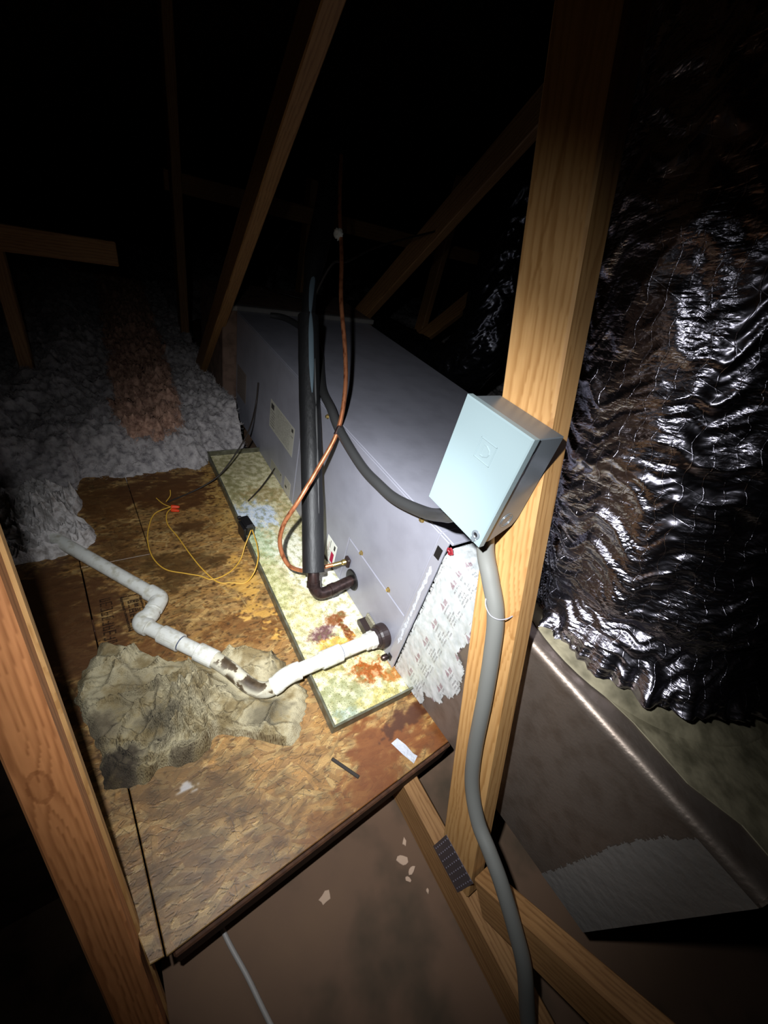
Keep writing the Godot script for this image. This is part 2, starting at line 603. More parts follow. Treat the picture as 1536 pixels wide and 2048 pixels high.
# the worn grade stamp: a frame with lines of print beside it, too faded to read
func stamp(im: Image) -> void:
	var ink := Color(.10, .055, .02, .72)
	var ox := int((-.085 + .7) * 1000)
	var oz := int((-.80 + 1.45) * 1000)
	var dots := func(x: int, y: int, w: int, h: int) -> void:
		for yy in h:
			for xx in w:
				if rng.randf() < .82:
					var px := x + xx + (yy) / 14
					var c := im.get_pixel(px, y + yy)
					im.set_pixel(px, y + yy, c.lerp(ink, ink.a))
	dots.call(ox + 42, oz, 5, 110)
	dots.call(ox + 42, oz, 60, 4)
	dots.call(ox + 48, oz + 106, 60, 4)
	dots.call(ox + 82, oz + 8, 4, 90)
	for row in [[0, 26, 130], [56, 14, 70], [69, 10, 64], [92, 8, 80]]:
		var y := oz + (-8 if row[2] > 100 else 18)
		var stop: int = y + row[2]
		while y < stop:
			var ch := rng.randi_range(7, 11)
			dots.call(ox + row[0], y, 3, ch)
			if rng.randf() < .7: dots.call(ox + row[0], y, int(row[1] * .9), 3)
			if rng.randf() < .6: dots.call(ox + row[0] + int(row[1] * .45), y, 3, ch)
			if rng.randf() < .7: dots.call(ox + row[0], y + ch - 2, int(row[1] * .9), 3)
			if rng.randf() < .6: dots.call(ox + row[0] + int(row[1] * .85), y, 3, ch)
			y += ch + 5

# x from .29 to .56, z from -1.39 to -.26
func pan_dirt() -> Image:
	var w := 324
	var h := 1356
	var im := Image.create(w, h, false, Image.FORMAT_RGB8)
	var a := noise(51, 1.0, 5)
	var b := noise(52, 1.0, 5)
	var c := noise(53, 1.0, 3)
	var zones := [   # x, z, rx, rz, colour, strength
		[.36, -1.28, .10, .09, Color(.66, .62, .47), .9], [.33, -1.15, .05, .09, Color(.55, .52, .36), .8], [.42, -1.1, .08, .06, Color(.60, .52, .34), .8], [.36, -1.00, .075, .075, Color(.74, .79, .86), 1.0],
		[.46, -.99, .03, .08, Color(.70, .62, .42), .8], [.34, -.86, .05, .08, Color(.66, .74, .60), .8], [.42, -.80, .07, .09, Color(.88, .88, .80), .9], [.32, -.70, .035, .13, Color(.70, .70, .48), .7],
		[.45, -.66, .06, .09, Color(.93, .93, .90), 1.0], [.36, -.58, .05, .06, Color(.86, .80, .58), .8], [.45, -.53, .05, .05, Color(.92, .90, .82), .9], [.375, -.50, .045, .022, Color(.40, .27, .27), 1.0],
		[.43, -.535, .03, .02, Color(.50, .30, .17), 1.0], [.435, -.475, .012, .05, Color(.42, .20, .07), 1.0], [.385, -.455, .05, .03, Color(.85, .62, .25), .9], [.36, -.42, .06, .03, Color(.52, .48, .26), .8],
		[.43, -.36, .055, .035, Color(.55, .27, .08), 1.0], [.49, -.335, .03, .025, Color(.60, .35, .12), .9], [.35, -.33, .07, .05, Color(.56, .57, .43), .9], [.43, -.295, .06, .022, Color(.66, .61, .36), .9], [.33, -.29, .03, .02, Color(.55, .60, .55), .8]]
	for y in h:
		for x in w:
			var wx := .29 + .27 * x / w
			var wz := -1.39 + 1.13 * y / h
			var col := Color(.78, .74, .58)
			var e := .9 * a.get_noise_2d(wx * 22.0, wz * 22.0) + .35 * b.get_noise_2d(wx * 90.0, wz * 90.0)
			for k in zones:
				var d := Vector2((wx - k[0]) / k[2], (wz - k[1]) / k[3]).length() + e * .9
				if d < 1.2: col = col.lerp(k[4], k[5] * smoothstep(1.2, .6, d))
			var v := b.get_noise_2d(wx * 38.0 + 9.0, wz * 38.0)
			col = col.lerp(Color(.47, .47, .30), clampf(v * 1.1, 0.0, .55))
			col = col.lerp(Color(.93, .91, .80), clampf(-v * .9, 0.0, .4))
			var s := c.get_noise_2d(wx * 260.0, wz * 260.0)
			if s > .40: col = col.lerp(Color(.16, .12, .07), clampf((s - .40) * 5.0, 0.0, .8))
			im.set_pixel(x, y, col)
	return im

func towel_dirt() -> Image:
	var n := 512
	var im := Image.create(n, n, false, Image.FORMAT_RGB8)
	var a := noise(61, .012, 5)
	var b := noise(62, .05, 4)
	for y in n:
		for x in n:
			var e := a.get_noise_2d(x, y) * .8 + b.get_noise_2d(x, y) * .2
			var c := Color(1, 1, .97).lerp(Color(.72, .67, .56), smoothstep(-.25, .45, e))
			for k in [[.10, .78, .13, Color(.14, .10, .09), .9], [.30, .62, .10, Color(.36, .34, .32), .7], [.22, .42, .12, Color(.50, .47, .42), .6], [.07, .55, .1, Color(.40, .36, .34), .7], [.38, .88, .08, Color(.24, .19, .15), .7], [.78, .80, .09, Color(.34, .32, .29), .7], [.92, .62, .07, Color(.45, .41, .33), .6], [.74, .12, .05, Color(.42, .37, .28), .7], [.5, .3, .09, Color(.6, .56, .47), .5]]:
				var d: float = Vector2(x / float(n) - k[0], y / float(n) - k[1]).length() / k[2] + e * 1.4
				if d < 1.4: c = c.lerp(k[3], k[4] * .8 * smoothstep(1.4, .2, d))
			im.set_pixel(x, y, c)
	return im

func words(im: Image, x: int, y: int, w: int, h: int, ink: Color) -> void:
	# a line of print too small to read: broken strokes
	var at := x
	while at < x + w:
		var cw := maxi(1, int(h * .55))
		if rng.randf() < .84:
			for yy in h:
				for xx in cw:
					if rng.randf() < .55: im.set_pixel(clampi(at + xx, 0, im.get_width() - 1), clampi(y + yy, 0, im.get_height() - 1), ink)
		at += cw + maxi(1, h / 5)

func sticker(k: int) -> Image:
	var s: Vector2i = [Vector2i(120, 110), Vector2i(240, 120), Vector2i(120, 70), Vector2i(60, 96), Vector2i(96, 128), Vector2i(64, 64)][k]
	var im := Image.create(s.x, s.y, false, Image.FORMAT_RGB8)
	im.fill([Color(.50, .45, .42), Color(.70, .69, .64), Color(.62, .61, .55), Color(.70, .68, .62), Color(.90, .90, .86), Color(.8, .8, .8)][k])
	var ink := Color(.2, .19, .18)
	if k == 0:
		for r in 9: words(im, 10, 10 + r * 11, 95, 4, Color(.36, .32, .30))
	elif k == 1:
		im.fill_rect(Rect2i(10, 12, 30, 22), ink)
		im.fill_rect(Rect2i(66, 6, 2, 108), Color(.5, .49, .45))
		for r in 6: words(im, 10, 42 + r * 12, 48, 6, ink)
		for r in 15: words(im, 74, 8 + r * 7, 130, 4, Color(.38, .37, .34))
		im.fill_rect(Rect2i(214, 10, 16, 14), ink)
		words(im, 212, 40, 20, 5, ink)
	elif k == 2:
		for r in 8: words(im, 8, 6 + r * 7, 100, 3, Color(.36, .36, .3))
		im.fill_rect(Rect2i(104, 8, 8, 10), ink)
	elif k == 3:
		for r in 5: words(im, 6, 8 + r * 9, 46, 4, Color(.3, .28, .26))
		im.fill_rect(Rect2i(8, 52, 18, 16), ink)
	elif k == 4:
		im.fill_rect(Rect2i(70, 12, 14, 26), ink)
		im.fill_rect(Rect2i(54, 60, 28, 58), Color(.68, .12, .26))
		im.fill_rect(Rect2i(34, 10, 4, 44), Color(.2, .2, .2))
		im.fill_rect(Rect2i(22, 26, 3, 56), Color(.55, .28, .2))
		for r in 5: words(im, 6, 66 + r * 9, 40, 4, ink)
	return im

# repeating patch of facing tape: a mark, blocks of print, all run askew and half worn away
func tape_print() -> Image:
	var n := 640
	var im := Image.create(n, n, false, Image.FORMAT_RGB8)
	var a := noise(91, .02, 5)
	for y in n:
		for x in n:
			var v := a.get_noise_2d(x, y)
			im.set_pixel(x, y, Color(.76, .77, .77).lerp(Color(.66, .68, .68), clampf(v + .3, 0.0, 1.0)))
	var plum := Color(.52, .41, .44)
	var grey := Color(.36, .345, .355)
	for r in 4:
		for c in 5:
			var x := 20 + c * 128 + (r % 2) * 46
			var y := 26 + r * 158
			for yy in 30:     # the triangle of the mark
				for xx in 30:
					if absi(xx - 15) < yy / 2 and rng.randf() < .7: im.set_pixel(clampi(x + xx, 0, n - 1), clampi(y + yy, 0, n - 1), plum)
			for yy in 18:
				for xx in 26:
					if rng.randf() < .62: im.set_pixel(clampi(x + 34 + xx, 0, n - 1), clampi(y + 14 + yy, 0, n - 1), plum)
			words(im, x, y + 38, 60, 7, grey)
			for k in 4: words(im, x + 6, y + 60 + k * 13, 40 + (k * 23) % 30, 7, grey)
			words(im, x + 66, y + 92, 36, 6, grey)
			words(im, x + 66, y + 106, 44, 6, grey)
	for k in 1300:    # where the facing is rubbed through to the brown scrim, low on the end by the post
		var x := int(rng.randfn(.72, .07) * n)
		var y := int(rng.randfn(.62, .11) * n)
		var l := rng.randi_range(4, 22)
		for q in l:
			var px := x + (q if k % 2 else 0)
			var py := y + (0 if k % 2 else q)
			if px >= 0 and py >= 0 and px < n and py < n: im.set_pixel(px, py, Color(.40, .29, .22))
	return im

func crumple() -> Image:
	var n := 512
	var im := Image.create(n, n, false, Image.FORMAT_RGB8)
	var a := noise(93, .012, 4, FastNoiseLite.TYPE_SIMPLEX, FastNoiseLite.FRACTAL_RIDGED)
	var b := noise(94, .03, 4)
	for y in n:
		for x in n:
			var v := .5 + .25 * a.get_noise_2d(x, y) + .2 * b.get_noise_2d(x, y)
			im.set_pixel(x, y, Color(v, v, v))
	im.bump_map_to_normal_map(5.0)
	return im

func foil_relief() -> Image:
	var n := 1024
	var im := Image.create(n, n, false, Image.FORMAT_RF)
	var a := noise(95, .006, 3, FastNoiseLite.TYPE_SIMPLEX, FastNoiseLite.FRACTAL_RIDGED)
	var b := noise(96, .022, 4, FastNoiseLite.TYPE_SIMPLEX, FastNoiseLite.FRACTAL_RIDGED)
	var c := noise(97, .045, 2, FastNoiseLite.TYPE_CELLULAR)
	c.cellular_return_type = FastNoiseLite.RETURN_DISTANCE2_SUB
	for y in n:
		for x in n:
			var bx := minf(x, n - x) / float(n)
			var by := minf(y, n - y) / float(n)
			var edge := smoothstep(0.0, .06, minf(bx, by))
			var v := .5 + edge * (.30 * a.get_noise_2d(x * .45, y * 1.9) + .16 * b.get_noise_2d(x * .5, y * 1.5) + .10 * c.get_noise_2d(x * .8, y * 1.3))
			# threads of the scrim: zig-zagging lengthways and across
			var zx := fposmod(x + 9.0 * sin(y * .049) + 5.0 * b.get_noise_2d(y * .3, 3.0), 64.0)
			if minf(zx, 64.0 - zx) < 2.2: v += .11
			var zy := fposmod(y + .5 * x, 128.0)
			if minf(zy, 128.0 - zy) < 2.0: v += .05
			im.set_pixel(x, y, Color(clampf(v, 0.0, 1.0), 0, 0))
	var out := Image.create(n, n, false, Image.FORMAT_RGB8)
	for y in n:
		for x in n:
			var h0 := im.get_pixel(x, y).r
			var dx := im.get_pixel((x + 1) % n, y).r - h0
			var dy := im.get_pixel(x, (y + 1) % n).r - h0
			var v := Vector3(-dx * 6.0, -dy * 6.0, 1.0).normalized() * .5 + Vector3(.5, .5, .5)
			out.set_pixel(x, y, Color(v.x, v.y, v.z))
	return out

# rows x cols points as a smooth sheet; its front is the side of (along a row) x (down the rows), or the other one
func sheet(rows: int, cols: int, pts: PackedVector3Array, uvs: PackedVector2Array, flip := false, wrapped := false, keep := PackedByteArray()) -> ArrayMesh:
	var nor := PackedVector3Array()
	nor.resize(pts.size())
	for r in rows:
		for c in cols:
			var l := c - 1
			var g := c + 1
			if wrapped:
				if l < 0: l = cols - 2
				if g > cols - 1: g = 1
			var du := pts[r * cols + mini(g, cols - 1)] - pts[r * cols + maxi(l, 0)]
			var dv := pts[mini(r + 1, rows - 1) * cols + c] - pts[maxi(r - 1, 0) * cols + c]
			var n := du.cross(dv)
			n = n.normalized() if n.length_squared() > 1e-18 else Vector3.UP
			nor[r * cols + c] = -n if flip else n
	var idx := PackedInt32Array()
	for r in rows - 1:
		for c in cols - 1:
			var a := r * cols + c
			if keep.size() and not keep[a]: continue
			var b := a + 1
			var d := a + cols
			var e := d + 1
			if flip: idx.append_array([a, b, e, a, e, d])
			else: idx.append_array([a, e, b, a, d, e])
	var arr := []
	arr.resize(Mesh.ARRAY_MAX)
	arr[Mesh.ARRAY_VERTEX] = pts
	arr[Mesh.ARRAY_NORMAL] = nor
	arr[Mesh.ARRAY_TEX_UV] = uvs
	arr[Mesh.ARRAY_INDEX] = idx
	var m := ArrayMesh.new()
	m.add_surface_from_arrays(Mesh.PRIMITIVE_TRIANGLES, arr)
	return m

# ---------------- the attic itself
func structure(called: String, mesh: Mesh, m: Material, label: String) -> void:
	var o := put(called, mesh, m)
	o.set_meta("kind", "structure")
	o.set_meta("label", label)

func shell() -> void:
	# the ceiling board below, with the access hatch that the picture is taken from
	var fl := fresh()
	for q in [[-3.2, -1.05, -6.2, 3.4], [-.077, 4.2, -6.2, 3.4], [-1.05, -.077, -6.2, -.95], [-1.05, -.077, .6, 3.4]]:
		add_box(fl, Transform3D(Basis(), Vector3((q[0] + q[1]) / 2.0, -.2025, (q[2] + q[3]) / 2.0)), Vector3(q[1] - q[0], .025, q[3] - q[2]), .0005)
	structure("floor", done(fl), M.drywall, "brown paper back of the ceiling board between the joists")
	structure("floor", box_from(Vector3(-1.1, -2.62, -1.0), Vector3(-.02, -2.6, .65)), M.drywall, "dark floor far down the access hatch")
	for q in [["wall_left", -1.08, -1.05, -.98, .63], ["wall_right", -.077, -.047, -.98, .63], ["wall_back", -1.05, -.077, -.98, -.95], ["wall_front", -1.05, -.077, .6, .63]]:
		structure(q[0], box_from(Vector3(q[1], -2.6, q[3]), Vector3(q[2], -.215, q[4]), .001), M.drywall, "dark side of the access hatch")
	var out := PackedVector2Array([Vector2(3.4, .05), Vector2(-1.0, 2.75), Vector2(-6.2, .05), Vector2(-6.2, .09), Vector2(-1.0, 2.80), Vector2(3.4, .09)])
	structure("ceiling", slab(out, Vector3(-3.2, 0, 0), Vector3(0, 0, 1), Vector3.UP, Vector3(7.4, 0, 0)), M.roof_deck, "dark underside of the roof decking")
	var gable := PackedVector2Array([Vector2(3.4, -.215), Vector2(3.4, .07), Vector2(-1.0, 2.78), Vector2(-6.2, .07), Vector2(-6.2, -.215)])
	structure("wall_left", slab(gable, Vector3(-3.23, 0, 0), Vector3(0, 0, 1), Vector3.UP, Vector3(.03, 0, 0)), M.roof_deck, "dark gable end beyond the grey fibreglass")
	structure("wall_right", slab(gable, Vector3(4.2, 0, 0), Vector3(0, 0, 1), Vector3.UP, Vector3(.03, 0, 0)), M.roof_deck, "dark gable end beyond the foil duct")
	structure("wall_back", box_from(Vector3(-3.2, -.215, -6.23), Vector3(4.2, .09, -6.2)), M.roof_deck, "low dark eave behind the lateral brace")
	structure("wall_front", box_from(Vector3(-3.2, -.215, 3.4), Vector3(4.2, .09, 3.43)), M.roof_deck, "low dark eave out of the light")

func plank(called: String, a: Vector3, b: Vector3, face: Vector3, wide := .078, thick := .04, m := 2) -> MeshInstance3D:
	# a stick of lumber from a to b; face: the way its wide side looks
	var dir := (b - a).normalized()
	var n := (face - dir * face.dot(dir)).normalized()
	var o := put(called, box_mesh(Vector3(wide, a.distance_to(b), thick), .003), M["wood_%d" % m])
	o.transform = Transform3D(Basis(dir.cross(n), dir, n), (a + b) / 2.0)
	return o

func lumber_all() -> void:
	var left := Vector3(-1, 0, 0)
	tag(plank("truss_web", Vector3(.438, -.1, .048), Vector3(.438, 2.12, -.796), left, .078, .04, 0), "yellow pine truss web that carries the grey steel box and the cable", "beam")
	tag(plank("truss_web", Vector3(.438, -.045, .09), Vector3(.438, 1.0, 1.10), left, .075, .038), "truss web running down to the lower right from the foot of the box's web", "beam")
	tag(plank("brace", Vector3(-.0965, -.41, .052), Vector3(-.1985, 2.15, -1.171), Vector3(-.016, .431, .902), .050, .03, 1), "orange pine brace with an oval knot, close by at the left edge", "beam")
	tag(plank("pale_board", Vector3(-.0985, -.41, .027), Vector3(-.2005, 2.15, -1.196), Vector3(-.016, .431, .902), .061, .018, 0), "pale edge of a board standing right behind the orange brace", "board")
	tag(plank("truss_web", Vector3(.438, -.1, -2.22), Vector3(.438, 1.42, -.757), left), "long slanting truss web rising from behind the grey unit's left far corner", "beam")
	tag(plank("truss_web", Vector3(.438, -.1, -2.46), Vector3(.438, 1.55, -2.42), left), "thin upright web beside the foot of the long slanting web", "beam")
	tag(plank("lateral_brace", Vector3(.40, .745, -2.50), Vector3(2.9, .735, -2.50), Vector3(0, 0, 1)), "horizontal lateral brace crossing behind the line set in the dark", "beam")
	tag(plank("lateral_brace", Vector3(-1.8, .525, -1.885), Vector3(.135, .535, -1.885), Vector3(0, .2, 1), .075, .038), "pale horizontal brace above the fibreglass at the far left", "beam")
	tag(plank("truss_web", Vector3(-.2, -.1, -1.81), Vector3(-.2, 1.6, -2.23), left), "dim web standing in the grey fibreglass at the left edge", "beam")
	tag(plank("truss_web", Vector3(1.16, -.19, -2.47), Vector3(1.16, 1.55, -.80), left, .085), "slanting truss web that ends at the grey unit's far right corner", "beam")
	tag(plank("truss_web", Vector3(1.76, -.19, -2.55), Vector3(1.76, 1.45, -.92), left), "lower slanting truss web over the black foil duct behind the unit", "beam")
	tag(plank("truss_web", Vector3(1.15, -.19, -2.62), Vector3(1.15, .9, -2.6), left), "short upright web under the lateral brace, left of the line set", "beam")
	tag(plank("truss_web", Vector3(1.83, -.19, -2.2), Vector3(1.83, 1.1, -2.2), left), "short upright web under the lateral brace, right of the line set", "beam")
	tag(plank("bottom_chord", Vector3(.438, -.145, 2.9), Vector3(.438, -.145, -5.7), left, .09, .04), "truss bottom chord coming out from under the decking's front edge", "beam")
	tag(plank("bottom_chord", Vector3(-.035, -.145, -.17), Vector3(-.035, -.145, -5.7), left, .09, .04, 1), "truss bottom chord hidden under the left sheet of decking", "beam")
	var k := 0
	for z in [[-.1205, -.156], [-.75, -.75], [-1.3, -1.3]]:
		var o := plank("sleeper", Vector3([-.05, -.18, -.18][k], -.0665, z[0]), Vector3([.535, .9, 1.1][k], -.0665, z[1]), Vector3(0, 0, 1), .073, .038)
		tag(o, ["sleeper board under the front edge of the strand-board decking", "sleeper board hidden under the middle of the decking", "sleeper board under the back edge of the decking"][k], "board")
		o.material_override = M.osb_edge
		k += 1
	# pressed tooth plate on the joint
	var st := fresh()
	add_slab(st, PackedVector2Array([Vector2(-.012, -.112), Vector2(.070, -.112), Vector2(.070, -.028), Vector2(-.012, -.028)]), Vector3(.4168, 0, 0), Vector3(0, 0, 1), Vector3.UP, Vector3(.001, 0, 0))
	for r in 7:
		for c in 7:
			add_box(st, Transform3D(Basis(), Vector3(.4164, -.105 + r * .0117, -.006 + c * .0117)), Vector3(.0012, .0065, .003), .0003)
	tag(put("nail_plate", done(st), M.steel), "grey toothed nail plate at the foot of the box's web", "metal plate")

func decking() -> void:
	var U := Vector2(-.7, -1.45)
	var S := Vector2(1.4, 1.4)
	var sheets := [
		[PackedVector2Array([Vector2(-.057, -.108), Vector2(.536, -.144), Vector2(.546, -.365), Vector2(1.2, -.372), Vector2(1.2, -1.42), Vector2(.0225, -1.42), Vector2(.0445, -.93), Vector2(-.1135, -.93), Vector2(-.075, -.36)]), "main stained strand-board sheet under the drain pan and the towel"],
		[PackedVector2Array([Vector2(.0205, -1.42), Vector2(.0425, -.9325), Vector2(-.1150, -.9325), Vector2(-.119, -1.02), Vector2(-.15, -1.42)]), "far strand-board piece next to the crumpled white rag"],
		[PackedVector2Array([Vector2(-.0595, -.110), Vector2(-.0775, -.36), Vector2(-.1165, -.93), Vector2(-.1215, -1.02), Vector2(-.1525, -1.42), Vector2(-.37, -1.42), Vector2(-.31, -1.05), Vector2(-.24, -.787), Vector2(-.195, -.581), Vector2(-.16, -.417), Vector2(-.122, -.242), Vector2(-.104, -.172), Vector2(-.091, -.165), Vector2(-.078, -.111)]), "dark left strand-board sheet behind the orange brace"]]
	for s in sheets:
		tag(put("strand_board", slab(s[0], Vector3(0, -.015, 0), Vector3(1, 0, 0), Vector3(0, 0, 1), Vector3(0, -.012, 0), .0012, U, S), M.osb), s[1], "floor board")

# ---------------- drain pan
func pan() -> void:
	var p := thing("drain_pan", "stained shallow drain pan under the grey air handler", "drain pan")
	var out := PackedVector2Array([Vector2(.295, -.278), Vector2(.502, -.276), Vector2(.502, -.37), Vector2(1.16, -.37), Vector2(1.16, -1.374), Vector2(.303, -1.374)])
	put("tray", slab(out, Vector3(0, .001, 0), Vector3(1, 0, 0), Vector3(0, 0, 1), Vector3(0, -.0155, 0), 0, Vector2(.29, -1.39), Vector2(.27, 1.13)), M.pan, p)
	for e in [[Vector3(.293, 0, -.2765), Vector3(.301, 0, -1.376)], [Vector3(.293, 0, -.2765), Vector3(.503, 0, -.2745)], [Vector3(.301, 0, -1.376), Vector3(1.16, 0, -1.376)]]:
		var a: Vector3 = e[0]
		var b: Vector3 = e[1]
		var dir := (b - a).normalized()
		var st := fresh()
		var mid := (a + b) / 2.0
		add_box(st, Transform3D(Basis(dir, Vector3.UP, dir.cross(Vector3.UP)), mid + Vector3(0, .0025, 0)), Vector3(a.distance_to(b), .034, .0016), .0004)
		add_box(st, Transform3D(Basis(dir, Vector3.UP, dir.cross(Vector3.UP)), mid + Vector3(0, .019, 0)), Vector3(a.distance_to(b) + .002, .003, .0052), .001)
		put("rim", done(st), M.pan_rim, p)

# ---------------- the unit
func side_plate(z0: float, z1: float, y0: float, y1: float, x := .497, deep := .004, bevel := .0012) -> ArrayMesh:
	return slab(PackedVector2Array([Vector2(z0, y0), Vector2(z1, y0), Vector2(z1, y1), Vector2(z0, y1)]), Vector3(x, 0, 0), Vector3(0, 0, 1), Vector3.UP, Vector3(deep, 0, 0), bevel, Vector2(z0, y1), Vector2(z1 - z0, y0 - y1))

func air_handler() -> void:
	var u := thing("air_handler", "grey steel horizontal air handler lying in the drain pan", "air handler")
	var g: Material = M.enamel
	put("cabinet", box_from(Vector3(.501, .0025, -1.70), Vector3(1.10, .434, -.378), .003), g, u)
	put("top_panel", box_from(Vector3(.4975, .4335, -1.702), Vector3(1.102, .4385, -.374), .0016), g, u)
	put("rear_panel", side_plate(-1.70, -1.0245, .0025, .4325), g, u)
	put("front_panel", slab(PackedVector2Array([Vector2(-1.021, .0025), Vector2(-.6535, .0025), Vector2(-.6535, .1735), Vector2(-.377, .1735), Vector2(-.377, .4325), Vector2(-1.021, .4325)]), Vector3(.497, 0, 0), Vector3(0, 0, 1), Vector3.UP, Vector3(.004, 0, 0), .0014), g, u)
	put("coil_panel", side_plate(-.651, -.377, .0025, .171, .497, .004, .0016), g, u)
	put("right_panel", box_from(Vector3(1.10, .0025, -1.70), Vector3(1.104, .4325, -.377), .001), g, u)
	var e := put("end_flange", box_from(Vector3(.492, .0005, -.372), Vector3(.4985, .4375, -.3455), .0015), M.bright_metal, u)
	put("flange_lip", box_from(Vector3(.4935, .0005, -.3765), Vector3(.5035, .4375, -.372), .001), g, u)
	put("end_strip", box_from(Vector3(.4985, .4315, -.3745), Vector3(1.102, .4385, -.340), .0014), g, u)
	put("mastic", smear(), M.mastic, e)
	put("slot", box_from(Vector3(.4912, .385, -.3665), Vector3(.494, .413, -.3505), .0004), M.black_plastic, e)
	put("corner_clip", box_from(Vector3(.4900, .014, -.372), Vector3(.4935, .034, -.358), .001), M.black_plastic, e)
	put("screw_boss", lathe(Vector3(.493, .011, -.374), Vector3(-1, 0, 0), [Vector2(0, 0), Vector2(.008, 0), Vector2(.008, .012), Vector2(.006, .016), Vector2(0, .016)], 14), M.old_copper, u)
	for s in [[.179, -.586], [.182, -.452], [.4225, -.432], [.4195, -.875]]:
		put("screw", lathe(Vector3(.498, s[0], s[1]), Vector3(-1, 0, 0), [Vector2(0, .0), Vector2(.0075, 0), Vector2(.0075, .0015), Vector2(.0048, .002), Vector2(.0048, .006), Vector2(.0038, .007), Vector2(0, .007)], 6), M.screw, u)
	var marks := [[-1.77 + .085, -1.565, .112, .238, 0], [-1.288, -1.068, .168, .273, 1], [-1.245, -1.132, .012, .052, 2], [-1.106, -1.052, .008, .067, 3], [-.757, -.697, .010, .094, 4]]
	for k in marks:
		put("sticker", side_plate(k[0], k[1], k[2], k[3], .4966, .0006, 0.0), M["sticker_%d" % k[4]], u, ["faded brownish sticker", "large printed rating label", "small square label", "narrow label with a dark block", "white label with a crimson block"][k[4]])
	# refrigerant and drain openings
	put("grommet", lathe(Vector3(.498, .066, -.593), Vector3(-1, 0, 0), [Vector2(0, 0), Vector2(.031, 0), Vector2(.031, .003), Vector2(.029, .005), Vector2(.0175, .005), Vector2(0, .005)], 28), M.black_plastic, u)
	put("grommet", box_mesh(Vector3(.012, .032, .024), .004, Vector3(.493, .103, -.630)), M.brown_plastic, u)
	var d := put("drain_port", lathe(Vector3(.498, .052, -.412), Vector3(-1, 0, 0), [Vector2(0, 0), Vector2(.0305, 0), Vector2(.0315, .004), Vector2(.0315, .020), Vector2(.028, .025), Vector2(.0255, .0255), Vector2(.0245, .034), Vector2(.0225, .0365), Vector2(0, .0365)], 32), M.brown_plastic, u)
	put("collar_seam", lathe(Vector3(.4745, .052, -.412), Vector3(-1, 0, 0), [Vector2(.0262, 0), Vector2(.0272, .001), Vector2(.0262, .002)], 32), M.black_plastic, d)
	var pl := put("plugged_port", lozenge(), M.brown_plastic, u)
	put("knurled_plate", box_from(Vector3(.4895, .006, -.492), Vector3(.4975, .046, -.452), .003), M.knurl, pl)

func lozenge() -> ArrayMesh:
	var o := PackedVector2Array()
	for k in 12:
		var a := PI * k / 11.0 + PI / 2.0
		o.append(Vector2(-.487 + .011 * cos(a) - .0, .022 + .011 * sin(a)))
	for k in 12:
		var a := PI * k / 11.0 - PI / 2.0
		o.append(Vector2(-.448 + .011 * cos(a), .018 + .011 * sin(a)))
	return slab(o, Vector3(.472, -.008, 0), Vector3(0, 0, 1), Vector3.UP, Vector3(.026, 0, 0), .003)

func smear() -> ArrayMesh:
	var n := noise(70, 1.0, 4)
	var rows := 120
	var cols := 9
	var p := PackedVector3Array()
	var w := PackedVector2Array()
	for r in rows:
		var y := .09 + .27 * r / (rows - 1.0)
		var c0 := -.3655 + .004 * n.get_noise_2d(y * 40.0, 1.0)
		var half := (.0038 + .003 * n.get_noise_2d(y * 55.0, 9.0)) * smoothstep(0.0, .1, minf(r, rows - 1 - r) / 30.0) + .0004
		for c in cols:
			var f := 2.0 * c / (cols - 1.0) - 1.0
			var z := c0 + .006 + half * f
			p.append(Vector3(.4917 - .0016 * (1.0 - f * f) * (.6 + .4 * n.get_noise_2d(y * 120.0, f * 3.0)), y, z))
			w.append(Vector2(z, y))
	return sheet(rows, cols, p, w, false)

# ---------------- return plenum of foil-faced duct board
func plenum_face(z: float, y: float, off := 0.0) -> Vector3:
	var xb := .500 + maxf(z + .37, 0.0) * .068
	return Vector3(lerpf(xb, .4975, clampf(y / .418, 0, 1)) - off, y, z)

